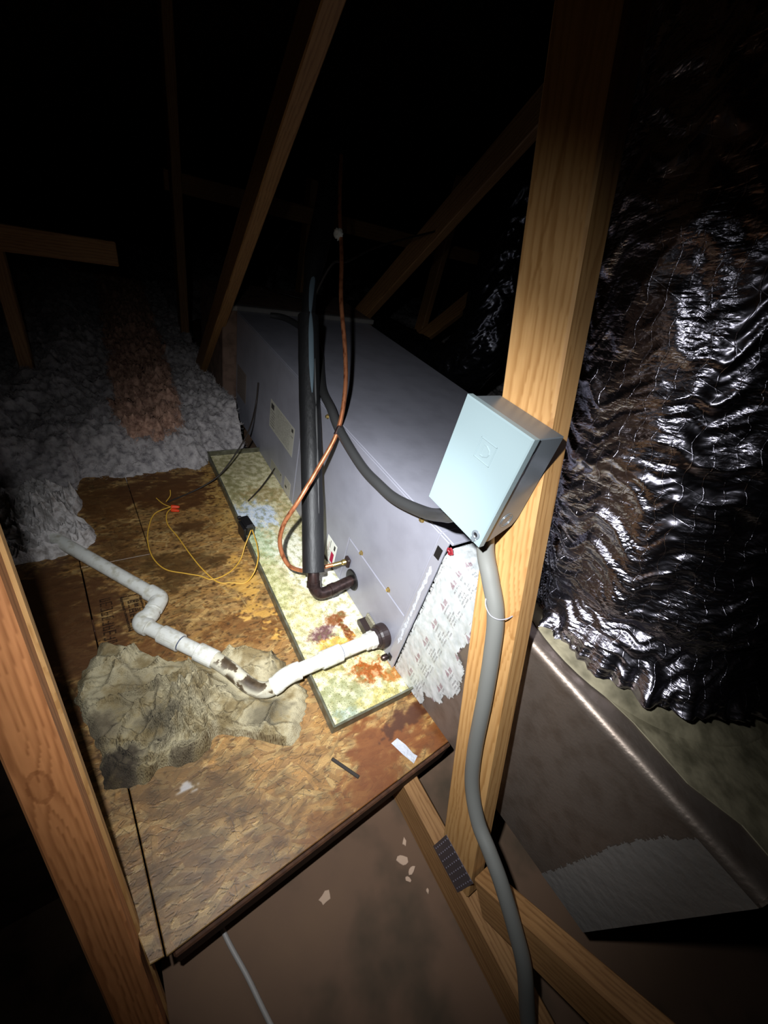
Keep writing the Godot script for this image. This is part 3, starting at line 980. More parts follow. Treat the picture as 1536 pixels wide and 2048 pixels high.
func plenum() -> void:
	var o := thing("return_plenum", "foil-faced duct-board plenum behind the box's web", "duct plenum")
	var rows := 14
	var prof := []
	prof.append(Vector2(0, .0))       # (share of the left face's lean, height); x is found per row
	var p := PackedVector3Array()
	var w := PackedVector2Array()
	var cols := 0
	for r in rows:
		var z := -.342 + .560 * r / (rows - 1.0)
		var line := [plenum_face(z, .002), plenum_face(z, .012), plenum_face(z, .20), plenum_face(z, .393), plenum_face(z, .402)]
		var at := plenum_face(z, .402)
		for k in range(1, 9):
			var a := PI / 2.0 * k / 8.0
			line.append(Vector3(at.x + .016 * (1.0 - cos(a)), .402 + .016 * sin(a), z))
		line.append(Vector3(at.x + .027, .418, z))
		line.append(Vector3(.80, .418, z))
		line.append(Vector3(1.07, .418, z))
		line.append(Vector3(1.08, .418, z))
		cols = line.size()
		for q in line:
			p.append(q)
			w.append(Vector2(q.z, q.y + q.x))
	put("facing", sheet(rows, cols, p, w, true), M.duct_board, o)
	var st := fresh()
	add_box(st, Transform3D(Basis(), Vector3(.815, .2075, -.062)), Vector3(.515, .411, .552), .001)
	put("core", done(st), M.pale_board, o)
	var closed := PackedVector2Array([Vector2(.54, .003), Vector2(.499, .408), Vector2(.505, .417), Vector2(1.08, .417), Vector2(1.08, .003)])
	put("end_board", slab(closed, Vector3(0, 0, .2145), Vector3(1, 0, 0), Vector3.UP, Vector3(0, 0, .0035)), M.duct_board, o)
	put("right_board", box_from(Vector3(1.0785, .002, -.342), Vector3(1.082, .4175, .218), .001), M.duct_board, o)
	# printed facing tape at the unit's end, its torn edge by the web
	var tear := PackedVector2Array([Vector2(-.3435, -.02), Vector2(-.3435, .43), Vector2(-.20, .43), Vector2(-.205, .33), Vector2(-.217, .28), Vector2(-.224, .246), Vector2(-.195, .228), Vector2(-.178, .16), Vector2(-.190, .12), Vector2(-.205, .108), Vector2(-.196, .085), Vector2(-.215, .06), Vector2(-.245, .045), Vector2(-.236, .02), Vector2(-.238, -.02)])
	put("printed_tape", patch(tear, .003, .0016, .0016, 3.1), M.printed_tape, o, "white printed facing tape with a torn edge")
	var band := PackedVector2Array([Vector2(.125, -.02), Vector2(.129, .12), Vector2(.127, .25), Vector2(.133, .33), Vector2(.147, .40), Vector2(.149, .43), Vector2(.23, .43), Vector2(.23, -.02)])
	put("foil_tape", patch(band, .002, .0012, .0004, 2.0), M.tape_foil, o, "dull grey tape round the near end")
	put("top_tape", slab(PackedVector2Array([Vector2(.532, -.34), Vector2(.537, -.2), Vector2(.530, -.08), Vector2(.541, .03), Vector2(.536, .11), Vector2(.556, .17), Vector2(.55, .216), Vector2(1.07, .216), Vector2(1.07, -.34)]), Vector3(0, .4198, 0), Vector3(1, 0, 0), Vector3(0, 0, 1), Vector3(0, -.0014, 0), .0006), M.dusty_board, o, "dusty tan tape on top")
	# the same tape turned over the top edge at the unit's end
	var tn := noise(72, 1.0, 4)
	var tp := PackedVector3Array()
	var tw := PackedVector2Array()
	for r in 40:
		var z := -.342 + .16 * r / 39.0 + .006 * tn.get_noise_2d(r * .9, 0.0) * float(r > 36)
		var e := plenum_face(z, .402)
		for k in 30:
			var q := Vector3(e.x, .380 + .022 * k / 6.0, z)
			if k > 6 and k <= 14:
				var a := PI / 2.0 * (k - 6) / 8.0
				q = Vector3(e.x + .016 * (1.0 - cos(a)), .402 + .016 * sin(a), z)
			elif k > 14: q = Vector3(e.x + .016 + .0105 * (k - 14), .418, z)
			var lift := .0024 + .0022 * (.5 + tn.get_noise_2d(z * 60.0, k * 1.9))
			q += Vector3(-lift if k < 12 else 0.0, lift if k > 8 else 0.0, 0)
			tp.append(q)
			tw.append(Vector2(k * .009 + z * .3, z) * 3.1)
	put("end_tape", sheet(40, 30, tp, tw, true), M.printed_tape, o, "white tape creased over the top edge")
	var red := fresh()
	for k in 7:
		var a := TAU * k / 7.0
		add_box(red, Transform3D(Basis(Vector3(1, 0, 0), a), Vector3(.4935, .424 + .005 * sin(a), -.336 + .005 * cos(a))), Vector3(.003, .005, .008), .001)
	put("red_scrap", done(red), M.red_tape, o, "shred of red plastic")

# a piece of tape lying on the plenum's left side, cut to an outline of (z, y)
func patch(outline: PackedVector2Array, cell: float, off: float, ripple: float, scale: float) -> ArrayMesh:
	var lo := outline[0]
	var hi := outline[0]
	for q in outline:
		lo = lo.min(q)
		hi = hi.max(q)
	var n := noise(71, 1.0, 4)
	var cols := int((hi.x - lo.x) / cell) + 2
	var rows := int((hi.y - lo.y) / cell) + 2
	var p := PackedVector3Array()
	var w := PackedVector2Array()
	var keep := PackedByteArray()
	for r in rows:
		for c in cols:
			var z := minf(lo.x + cell * c, .2175)
			var y := clampf(lo.y + cell * r, .0015, .405)
			var j := Vector2(z + cell * .5 + .006 * n.get_noise_2d(y * 70.0, z * 40.0), y + cell * .5 + .006 * n.get_noise_2d(z * 70.0 + 30.0, y * 40.0))
			keep.append(1 if Geometry2D.is_point_in_polygon(j, outline) else 0)
			p.append(plenum_face(z, y, off + ripple * (.5 + n.get_noise_2d(z * 22.0, y * 22.0))))
			w.append(Vector2(y + z * .3, z) * scale)
	return sheet(rows, cols, p, w, false, false, keep)

func supply_box() -> void:
	var o := thing("supply_plenum", "dim duct-board box joined to the far end of the grey unit", "duct plenum")
	put("casing", box_from(Vector3(.445, .0, -2.08), Vector3(1.13, .452, -1.712), .004), M.pale_board, o)
	put("edge_tape", box_from(Vector3(.443, .435, -1.735), Vector3(1.132, .455, -1.705), .003), M.tape_foil, o, "pale foil tape along the joint")

# ---------------- flexible ducts
func duct(path: PackedVector3Array, radius: float, sides: int, amp: float, sd: int, skirt := false) -> ArrayMesh:
	var n := noise(sd, 1.0, 3, FastNoiseLite.TYPE_SIMPLEX, FastNoiseLite.FRACTAL_RIDGED)
	var n2 := noise(sd + 1, 1.0, 3)
	var f := frames(path)
	var p := PackedVector3Array()
	var w := PackedVector2Array()
	var along := 0.0
	for k in path.size():
		if k > 0: along += path[k].distance_to(path[k - 1])
		for i in sides + 1:
			var a := TAU * (i % sides) / sides
			var ca := cos(a)
			var sa := sin(a)
			var s := along + .10 * radius / .2 * n2.get_noise_3d(ca * 1.1, sa * 1.1, along * 1.5)
			var r := radius + .006 * n2.get_noise_3d(ca * 1.4, sa * 1.4, along * 7.0)
			r += amp * (n.get_noise_3d(ca * .7, sa * .7, s * 10.0) - .2)
			r += amp * .42 * n.get_noise_3d(ca * 1.3 + 4.0, sa * 1.3, s * 30.0)
			r += amp * .085 * n2.get_noise_3d(ca * 12.0, sa * 12.0, along * 55.0)
			if skirt:
				r += .022 * smoothstep(.06, .0, along) * (1.0 + n2.get_noise_3d(ca * 6.0, sa * 6.0, 1.0))
				r -= .012 * exp(-pow((along - .085) / .02, 2.0))
			p.append(path[k] + (f[k][0] * ca + f[k][1] * sa) * r)
			w.append(Vector2(float(i) / sides * (radius / .2), along))
	return sheet(path.size(), sides + 1, p, w, false, true)

func ducts() -> void:
	var d := thing("flex_duct", "big foil-wrapped flexible duct standing on the plenum", "duct")
	var path := spline([Vector3(.755, .4235, -.088), Vector3(.752, .52, -.112), Vector3(.746, .62, -.145), Vector3(.73, .79, -.205), Vector3(.72, .96, -.25), Vector3(.74, 1.2, -.36), Vector3(.82, 1.5, -.6), Vector3(.95, 1.8, -.95)], 60)
	put("jacket", duct(path, .199, 300, .0072, 101, true), M.foil, d)
	var collar := fresh(true)
	add_lathe(collar, Vector3(.755, .4200, -.088), Vector3.UP, [Vector2(.232, 0), Vector2(.228, .004), Vector2(.195, .012), Vector2(.19, .03)], 64)
	put("collar", done(collar), M.dusty_board, d)
	var e := thing("flex_duct", "black foil flexible duct curling up behind the unit's far right side", "duct")
	put("jacket", duct(spline([Vector3(1.36, .27, -2.3), Vector3(1.385, .29, -1.8), Vector3(1.40, .33, -1.42), Vector3(1.43, .50, -1.29), Vector3(1.45, .75, -1.30), Vector3(1.48, 1.0, -1.36), Vector3(1.5, 1.5, -1.5)], 30), .125, 110, .011, 131), M.dark_foil, e)

# ---------------- disconnect box and its cables
func box_and_conduits() -> void:
	var b := thing("disconnect_box", "pale blue-grey steel disconnect box on the pine web", "electrical box")
	var z0 := -.3166
	var z1 := -.2090
	# body: side outline in (x, y), the foot sloping up to the wood
	var side := PackedVector2Array([Vector2(.3702, .746), Vector2(.4165, .746), Vector2(.4165, .628), Vector2(.411, .616), Vector2(.380, .5975), Vector2(.3702, .5965)])
	var body := put("body", slab(side, Vector3(0, 0, z1 - .0025), Vector3(1, 0, 0), Vector3.UP, Vector3(0, 0, z0 - z1 + .005), .001), M.box_side, b)
	var cov := fresh()
	add_slab(cov, PackedVector2Array([Vector2(z0, .5945), Vector2(z1, .5945), Vector2(z1, .748), Vector2(z0, .748)]), Vector3(.358, 0, 0), Vector3(0, 0, 1), Vector3.UP, Vector3(.0104, 0, 0), .0016)
	add_box(cov, Transform3D(Basis(), Vector3(.371, .671, (z0 + z1) / 2.0)), Vector3(.008, .138, .094), .001)
	var cover := put("cover", done(cov), M.box_paint, b)
	# pressed mark: a D within a square
	var mark := fresh()
	for k in 4:
		var a := PI / 2.0 * k
		add_box(mark, Transform3D(Basis(Vector3(1, 0, 0), -a), Vector3(.3579, .704 + .0125 * sin(a), -.258 + .0125 * cos(a))), Vector3(.0016, .0264, .0014), .0005)
	var dee := [Vector3(.358, .697, -.264), Vector3(.358, .711, -.264), Vector3(.358, .711, -.259), Vector3(.358, .708, -.253), Vector3(.358, .704, -.2515), Vector3(.358, .700, -.253), Vector3(.358, .697, -.259), Vector3(.358, .697, -.264)]
	add_tube(mark, PackedVector3Array(dee), .0009, 8)
	put("pressed_mark", done(mark), M.box_paint, cover)
	var hasp := fresh()
	add_lathe(hasp, Vector3(.3582, .6075, -.2195), Vector3(-1, 0, 0), [Vector2(.0062, 0), Vector2(.0062, .0016), Vector2(.0034, .0020), Vector2(.0034, 0)], 20)
	add_box(hasp, Transform3D(Basis(Vector3(1, 0, 0), .6), Vector3(.3575, .6005, -.2200)), Vector3(.002, .008, .007), .0005)
	put("hasp", done(hasp), M.box_side, cover)
	put("hasp_hole", lathe(Vector3(.3579, .6075, -.2195), Vector3(-1, 0, 0), [Vector2(.0034, 0.0002), Vector2(0, .0002)], 14), M.black_plastic, cover)
	var ko := fresh(true)
	for r in [.0105, .0075]:
		var ring := []
		for k in 25: ring.append(Vector3(.392 + r * cos(TAU * k / 24), .630 + r * sin(TAU * k / 24), z1 - .0024))
		add_tube(ko, PackedVector3Array(ring), .0005, 6, false)
	put("knockout", done(ko), M.box_side, body)
	put("screw_tab", lathe(Vector3(.3745, .727, z1 - .0025), Vector3(0, 0, 1), [Vector2(0, .0004), Vector2(.0022, .0006), Vector2(.004, 0)], 14, true), M.box_side, body)
	put("dimple", lathe(Vector3(.3705, .706, z1 - .0025), Vector3(0, 0, 1), [Vector2(0, .002), Vector2(.002, .0016), Vector2(.004, 0)], 14, true), M.box_side, body)
	# liquid-tight whip to the unit
	var w := thing("flexible_conduit", "dark flexible conduit looping from the box over the unit's top edge", "conduit")
	put("jacket", tube([Vector3(.395, .605, -.288), Vector3(.410, .560, -.305), Vector3(.445, .513, -.350), Vector3(.468, .468, -.407), Vector3(.472, .430, -.497), Vector3(.472, .420, -.566), Vector3(.472, .418, -.645), Vector3(.474, .440, -.765), Vector3(.482, .462, -.84), Vector3(.516, .455, -.961), Vector3(.575, .4515, -1.10), Vector3(.645, .4515, -1.26), Vector3(.688, .4515, -1.41), Vector3(.682, .4515, -1.54), Vector3(.655, .452, -1.62), Vector3(.615, .445, -1.655)], .0118, 16, 10), M.whip, w)
	put("connector", lathe(Vector3(.393, .612, -.287), Vector3(.25, -.95, -.3), [Vector2(.016, 0), Vector2(.016, .014), Vector2(.0138, .02), Vector2(.0138, .032), Vector2(.012, .034)], 8), M.steel, w)
	# armoured cable down the web
	var c := thing("power_cable", "thick grey cable running down the pine web from the box", "cable")
	put("jacket", tube([Vector3(.398, .604, -.240), Vector3(.404, .560, -.222), Vector3(.4055, .530, -.196), Vector3(.4055, .492, -.163), Vector3(.4055, .432, -.136), Vector3(.405, .353, -.106), Vector3(.4045, .253, -.071), Vector3(.404, .185, -.039), Vector3(.402, .141, .003), Vector3(.400, .125, .044), Vector3(.398, .108, .083), Vector3(.396, .072, .138), Vector3(.395, .032, .184), Vector3(.393, -.05, .245), Vector3(.385, -.13, .33), Vector3(.36, -.172, .47), Vector3(.30, -.176, .8)], .0122, 18, 10), M.conduit, c)
	put("connector", lathe(Vector3(.396, .612, -.243), Vector3(.2, -.9, .4), [Vector2(.0165, 0), Vector2(.0165, .012), Vector2(.0145, .018), Vector2(.0145, .026), Vector2(.012, .028)], 8), M.steel, c)
	var s := put("wire_clip", tube([Vector3(.4165, .515, -.192), Vector3(.402, .514, -.188), Vector3(.3915, .506, -.178), Vector3(.3915, .498, -.164), Vector3(.398, .498, -.153), Vector3(.408, .501, -.148), Vector3(.4165, .504, -.147)], .0009, 8, 6), M.bright_metal)
	tag(s, "thin bent wire clip holding the grey cable to the web", "clip")

# ---------------- refrigerant lines
func ribbon(path: PackedVector3Array, r: float, toward: Vector3, turn: float, half: float, grow := .0008) -> ArrayMesh:
	var p := PackedVector3Array()
	var w := PackedVector2Array()
	var cols := 7
	for k in path.size():
		var dir := (path[mini(k + 1, path.size() - 1)] - path[maxi(k - 1, 0)]).normalized()
		var out := (toward - path[k])
		out = (out - dir * out.dot(dir)).normalized()
		var end := sqrt(clampf(minf(k, path.size() - 1 - k) / 5.0, 0.04, 1.0))
		for c in cols:
			var v := out.rotated(dir, turn + half * end * (2.0 * c / (cols - 1.0) - 1.0))
			p.append(path[k] + v * (r + grow * (1.0 - pow(absf(2.0 * c / (cols - 1.0) - 1.0), 4.0))))
			w.append(Vector2(c, k))
	return sheet(path.size(), cols, p, w, false)

func line_set() -> void:
	var eye := Vector3(0, .9, 0)
	var s := thing("suction_line", "upright suction pipe in black foam insulation before the unit", "pipe")
	var low := spline([Vector3(.386, .108, -.621), Vector3(.409, .196, -.706), Vector3(.443, .343, -.839), Vector3(.479, .477, -.975), Vector3(.515, .602, -1.102)], 12)
	var n := noise(81, 1.0, 3)
	var st := fresh(true)
	add_tube(st, low, func(k, al, a): return .0285 + .0014 * n.get_noise_3d(cos(a), sin(a), al * 9.0), 28)
	var foam := put("insulation", done(st), M.foam_rubber, s)
	put("slit", ribbon(low.slice(14, 40), .0282, eye, .62, .10), M.foam_scuff, foam, "torn glue slit")
	var hi := spline([Vector3(.511, .590, -1.090), Vector3(.549, .680, -1.183), Vector3(.628, .802, -1.318), Vector3(.698, .947, -1.434), Vector3(.770, 1.108, -1.564), Vector3(.852, 1.287, -1.704), Vector3(.934, 1.494, -1.871)], 8)
	st = fresh(true)
	add_tube(st, hi, func(k, al, a): return lerpf(.019, .033, smoothstep(.10, .24, al)) + .0012 * n.get_noise_3d(cos(a), sin(a), al * 9.0), 22)
	put("upper_insulation", done(st), M.foam_rubber, s)
	var tp := PackedVector3Array()
	for q in low.slice(33): tp.append(q)
	put("tape", ribbon(tp, .0290, eye, .25, .24, .0012), M.blue_tape, s, "strip of pale blue tape")
	put("tape", ribbon(hi.slice(1, 13), .0195, eye, .25, .38, .0012), M.blue_tape, s, "strip of pale blue tape")
	put("elbow", tube([Vector3(.4985, .064, -.593), Vector3(.47, .0615, -.5905), Vector3(.440, .059, -.587), Vector3(.413, .057, -.585), Vector3(.394, .059, -.587), Vector3(.384, .070, -.596), Vector3(.382, .086, -.606), Vector3(.385, .105, -.619), Vector3(.389, .120, -.633)], .0158, 22, 8), M.old_copper, s, "dull bare copper elbow")
	for j in [[Vector3(.432, .0585, -.5865), Vector3(-1, -.05, .1)], [Vector3(.3815, .082, -.604), Vector3(.1, .85, -.5)]]:
		put("brazed_joint", lathe(j[0], j[1], [Vector2(.0158, -.008), Vector2(.0176, -.0075), Vector2(.0176, .0075), Vector2(.0158, .008)], 22), M.old_copper, s)
	var c := thing("liquid_line", "thin bare copper line curving past the black insulation", "pipe")
	put("tubing", tube([Vector3(.497, .104, -.631), Vector3(.443, .085, -.647), Vector3(.406, .076, -.655), Vector3(.368, .081, -.661), Vector3(.333, .109, -.670), Vector3(.316, .164, -.690), Vector3(.322, .226, -.696), Vector3(.357, .295, -.700), Vector3(.413, .364, -.730), Vector3(.466, .439, -.762), Vector3(.504, .515, -.823), Vector3(.537, .584, -.913), Vector3(.566, .673, -1.026), Vector3(.599, .740, -1.113), Vector3(.621, .791, -1.179), Vector3(.645, .86, -1.26), Vector3(.68, .97, -1.36)], .0056, 14, 10), M.copper, c)
	put("brazed_joint", lathe(Vector3(.493, .1025, -.632), Vector3(-.92, -.32, -.25), [Vector2(.0085, 0), Vector2(.0085, .012), Vector2(.0062, .016), Vector2(.0062, .04)], 16), M.screw, c)
	put("sleeve", lathe(Vector3(.4615, .432, -.759), Vector3(.5, .75, -.35), [Vector2(.0058, 0), Vector2(.0066, .002), Vector2(.0066, .022), Vector2(.0058, .024)], 14), M.old_copper, c)
	put("tape_wad", lump(Vector3(.617, .800, -1.190), .013, 4), M.paper, c, "white wad of tape")
	var t := put("thermostat_wire", tube([Vector3(.552, .652, -1.150), Vector3(.580, .700, -1.165), Vector3(.608, .735, -1.172), Vector3(.66, .742, -1.19), Vector3(.835, .784, -1.314), Vector3(1.16, .86, -1.45)], .0035, 8, 8), M.dark_wire)
	tag(t, "thin dark wire slanting across behind the copper line", "wire")

func lump(at: Vector3, r: float, sd: int) -> ArrayMesh:
	var n := noise(sd, 1.0, 3)
	var p := PackedVector3Array()
	var w := PackedVector2Array()
	for i in 13:
		for j in 21:
			var a := PI * i / 12.0
			var b := TAU * (j % 20) / 20.0
			var d := Vector3(sin(a) * cos(b), cos(a), sin(a) * sin(b))
			p.append(at + d * r * (1.0 + .45 * n.get_noise_3dv(d * 1.7)))
			w.append(Vector2(j / 20.0, i / 12.0))
	return sheet(13, 21, p, w, false, true)

# ---------------- condensate drain
func drain_pipes() -> void:
	var d := thing("drain_pipe", "white plastic drain pipe with elbows running from the unit across the decking", "drain pipe")
	var R := .0165
	var K := .0208
	var sock := func(at: Vector3, dir: Vector3, long: float) -> ArrayMesh:
		return lathe(at - dir.normalized() * long / 2.0, dir, [Vector2(R, 0), Vector2(K - .0008, 0), Vector2(K, .001), Vector2(K, long - .001), Vector2(K - .0008, long), Vector2(R, long)], 28, false)
	var A := Vector3(.455, .0555, -.4100)
	put("adapter", lathe(Vector3(.464, .0553, -.4100), Vector3(-1, 0, 0), [Vector2(.014, 0), Vector2(.0225, .0005), Vector2(.0225, .014), Vector2(.0205, .016), Vector2(.0205, .028), Vector2(.0195, .029), Vector2(R, .029)], 8), M.pvc, d)
	var T0 := Vector3(.262, .045, -.4120)
	put("pipe", tube([A, Vector3(.40, .0535, -.4110), Vector3(.33, .050, -.4118), T0], R, 24, 3), M.pvc, d)
	put("coupling", sock.call(Vector3(.345, .0506, -.4117), Vector3(-1, -.05, 0), .052), M.pvc, d)
	put("ink_ring", lathe(Vector3(.3715, .052, -.4115), Vector3(1, .05, 0), [Vector2(R, 0), Vector2(.0172, .0006), Vector2(.0172, .0016), Vector2(R, .002)], 24), M.pipe_ink, d, "blue cement ring")
	# the elbow turns down over the pan's rim into the trap
	put("elbow", tube([Vector3(.268, .0452, -.412), Vector3(.246, .043, -.413), Vector3(.228, .036, -.412), Vector3(.217, .026, -.411), Vector3(.207, .0215, -.411)], .0203, 26, 8), M.pvc, d)
	put("trap", tube([Vector3(.215, .024, -.411), Vector3(.198, .014, -.413), Vector3(.180, .008, -.425), Vector3(.163, .0065, -.447), Vector3(.145, .0075, -.483), Vector3(.125, .009, -.517), Vector3(.108, .009, -.541)], .0175, 26, 8), M.pvc_dirty, d, "dirt-blackened trap bend")
	var B0 := Vector3(.112, .009, -.535)
	var B1 := Vector3(-.004, .009, -.679)
	var dir := (B1 - B0).normalized()
	put("pipe", tube([B0, B1], R, 24, 1), M.pvc, d)
	put("coupling", sock.call(B0.lerp(B1, .09), dir, .046), M.pvc, d)
	put("coupling", sock.call(B0.lerp(B1, .60), dir, .052), M.pvc, d)
	put("ink_ring", lathe(B0.lerp(B1, .45), dir, [Vector2(R, 0), Vector2(.0172, .0005), Vector2(.0172, .0016), Vector2(R, .002)], 24), M.pipe_ink, d)
	var C1 := Vector3(.040, .009, -.746)
	var up := (C1 - B1).normalized()
	put("elbow", tube([B1 - dir * .012, B1 + dir * .004, B1 + dir * .010 + up * .010, B1 + up * .024 + dir * .002, B1 + up * .036], .0205, 26, 8), M.pvc, d)
	put("pipe", tube([B1 + up * .02, C1 - up * .02], R, 24, 1), M.pvc, d)
	var E := Vector3(-.175, .009, -1.055)
	var off := (E - C1).normalized()
	put("elbow", tube([C1 - up * .034, C1 - up * .016, C1 - up * .002 + off * .003, C1 + off * .018, C1 + off * .036], .0205, 26, 8), M.pvc, d)
	put("pipe", tube([C1 + off * .02, E], R, 24, 1), M.pvc, d)

# ---------------- float switch
func float_switch() -> void:
	var f := thing("float_switch", "small black float switch clipped to the pan's rim", "float switch")
	var t := Transform3D(Basis(Vector3.UP, .10), Vector3(.306, .038, -.918))
	var st := fresh()
	add_box(st, t, Vector3(.027, .036, .052), .004)
	add_box(st, t * Transform3D(Basis(), Vector3(.0, .0195, .0)), Vector3(.021, .004, .046), .0015)
	put("body", done(st), M.black_plastic, f)
	st = fresh()
	add_box(st, t * Transform3D(Basis(), Vector3(-.0175, -.011, .006)), Vector3(.008, .048, .046), .002)
	add_box(st, t * Transform3D(Basis(), Vector3(-.012, .012, -.030)), Vector3(.012, .012, .010), .003)
	put("clip", done(st), M.black_plastic, f)
	var y := -.0128
	put("wire", tube([Vector3(.310, .040, -.893), Vector3(.300, .030, -.880), Vector3(.284, .012, -.862), Vector3(.262, y, -.833), Vector3(.222, y, -.796), Vector3(.173, y, -.784), Vector3(.146, y, -.807), Vector3(.112, y, -.829), Vector3(.069, y, -.860), Vector3(.047, y, -.913), Vector3(.044, y, -.981), Vector3(.056, y, -1.045), Vector3(.081, y + .004, -1.098), Vector3(.130, y + .006, -1.117)], .0017, 8, 8), M.yellow_wire, f)
	put("wire", tube([Vector3(.314, .040, -.893), Vector3(.313, .034, -.866), Vector3(.309, .031, -.83), Vector3(.297, .029, -.785), Vector3(.276, .012, -.752), Vector3(.250, y, -.744), Vector3(.212, y, -.757), Vector3(.182, y, -.771), Vector3(.157, y, -.829), Vector3(.139, y, -.897), Vector3(.122, y, -.979), Vector3(.106, y, -1.042), Vector3(.112, y + .004, -1.089), Vector3(.133, y + .006, -1.112)], .0017, 8, 8), M.yellow_wire, f)
	var k := 0
	for q in [[Vector3(.130, -.0075, -1.117), Vector3(1, .1, .45)], [Vector3(.128, -.0075, -1.102), Vector3(1, .12, .75)]]:
		var w := put("wire_nut", lathe(q[0], q[1], [Vector2(0, 0), Vector2(.0062, 0), Vector2(.0066, .004), Vector2(.0056, .012), Vector2(.004, .022), Vector2(.002, .024), Vector2(0, .024)], 12), M.orange_nut)
		tag(w, ["orange wire nut on the yellow wires, the one farther from the pan's rim", "orange wire nut on the yellow wires, the one nearer the drain pipe"][k], "wire nut", "wire nuts on the yellow wires")
		k += 1
	put("wire_end", tube([Vector3(.132, -.009, -1.115), Vector3(.110, -.006, -1.135), Vector3(.095, -.002, -1.165)], .0014, 6, 6), M.yellow_wire, f)
	put("wire_end", tube([Vector3(.120, -.010, -1.15), Vector3(.136, -.004, -1.17), Vector3(.140, .004, -1.19)], .0014, 6, 6), M.yellow_wire, f)

# ---------------- towel and rag
func cloth(outline: Array, mid: Vector2, amp: float, sd: int, floor_y: float, pipe: Array, stretch: float, angle: float) -> ArrayMesh:
	var ring := PackedVector2Array()
	var three := []
	for q in outline: three.append(Vector3(q.x, 0, q.y))
	three.append(three[0])
	for q in spline(three, 12): ring.append(Vector2(q.x, q.z))
	var lo := ring[0]
	var hi := ring[0]
	for q in ring:
		lo = lo.min(q)
		hi = hi.max(q)
	var n2 := noise(sd + 3, 1.0, 4)
	var rows := 110
	var cols := ring.size()
	var p := PackedVector3Array()
	var w := PackedVector2Array()
	var q0 := RandomNumberGenerator.new()
	q0.seed = sd
	var folds := []
	for k in 90:
		var c := ring[q0.randi() % cols]
		folds.append([mid + (c - mid) * q0.randf_range(.05, .92), Vector2.from_angle(angle + q0.randfn(0.0, .75)), q0.randf_range(.035, stretch), q0.randf_range(.0028, .010), q0.randf_range(.15, .7), q0.randfn(0.0, .03)])
	for r in rows:
		var f := minf(pow(r / float(rows - 2), .8), 1.0)
		for c in cols:
			var wob := 1.0 + .05 * n2.get_noise_2d(ring[c].x * 34.0, ring[c].y * 34.0)
			var q := mid + (ring[c] - mid) * f * wob
			var h := .007 + amp * .30 * (n2.get_noise_2d(q.x * 6.0, q.y * 6.0) + .3)
			for k in folds:
				var g: Vector2 = q - k[0]
				var along: float = g.dot(k[1]) / k[2]
				var off: float = g.dot(k[1].orthogonal()) + k[5] * along * along + .008 * n2.get_noise_2d(q.x * 13.0 + k[2] * 90.0, q.y * 13.0)
				if absf(along) < 1.0: h += amp * k[4] * (1.0 - along * along) * exp(-off * off / (k[3] * k[3]) * (1.0 if off > 0.0 else 4.0))
			h += .0008 * n2.get_noise_2d(q.x * 110.0, q.y * 110.0)
			h = maxf(h, .004) * smoothstep(1.0, .90, f) + .0065 * sqrt(clampf((1.0 - f) / .05, 0.0, 1.0))
			h += .004 * (1.0 + n2.get_noise_2d(q.x * 25.0, q.y * 25.0)) * smoothstep(1.0, .9, f)
			var y := floor_y + h
			for k in pipe.size() - 1:
				var near := Geometry2D.get_closest_point_to_segment(q, pipe[k], pipe[k + 1]).distance_to(q)
				if near < .045: y = minf(y, lerpf(-.0095, y, smoothstep(.012, .045, near)))
			if r == rows - 1: y = floor_y - .0004
			p.append(Vector3(q.x, y, q.y))
			w.append(Vector2((q.x - lo.x) / (hi.x - lo.x), (q.y - lo.y) / (hi.y - lo.y)))
	return sheet(rows, cols, p, w, true, true)

func cloths() -> void:
	var pipe := [Vector2(.215, -.411), Vector2(.163, -.447), Vector2(.108, -.541), Vector2(-.004, -.679)]
	var t := put("towel", cloth([Vector2(-.086, -.677), Vector2(-.130, -.618), Vector2(-.141, -.565), Vector2(-.128, -.505), Vector2(-.113, -.438), Vector2(-.108, -.374), Vector2(-.049, -.350), Vector2(-.023, -.366), Vector2(.017, -.349), Vector2(.060, -.356), Vector2(.082, -.376), Vector2(.137, -.344), Vector2(.208, -.293), Vector2(.244, -.325), Vector2(.277, -.382), Vector2(.254, -.489), Vector2(.189, -.547), Vector2(.123, -.560), Vector2(.03, -.575), Vector2(-.038, -.643)], Vector2(.05, -.46), .026, 201, -.015, pipe, .13, 2.7), M.towel)
	tag(t, "dirty cream towel crumpled under the drain pipe", "towel")
	var r := put("rag", cloth([Vector2(-.30, -1.29), Vector2(-.22, -1.30), Vector2(-.13, -1.262), Vector2(-.096, -1.2), Vector2(-.116, -1.134), Vector2(-.079, -1.075), Vector2(-.082, -1.015), Vector2(-.121, -.996), Vector2(-.163, -.985), Vector2(-.214, -.988), Vector2(-.30, -1.0), Vector2(-.34, -1.15)], Vector2(-.19, -1.13), .036, 211, -.0145, [], .10, .6), M.rag)
	tag(r, "grey-white rag crumpled over the far end of the drain pipe", "rag")

# ---------------- fibreglass
func wool(x0: float, x1: float, z0: float, z1: float, step: float, height: Callable) -> ArrayMesh:
	var cols := int((x1 - x0) / step) + 1
	var rows := int((z1 - z0) / step) + 1
	var a := noise(301, 1.0, 5)
	var p := PackedVector3Array()
	var w := PackedVector2Array()
	for r in rows:
		for c in cols:
			var x := x0 + c * step
			var z := z0 + r * step
			var y: float = height.call(x, z)
			p.append(Vector3(x + .006 * a.get_noise_2d(x * 20.0, z * 20.0), y, z + .006 * a.get_noise_2d(x * 20.0 + 40.0, z * 20.0)))
			w.append(Vector2(x, z))
	return sheet(rows, cols, p, w, true)

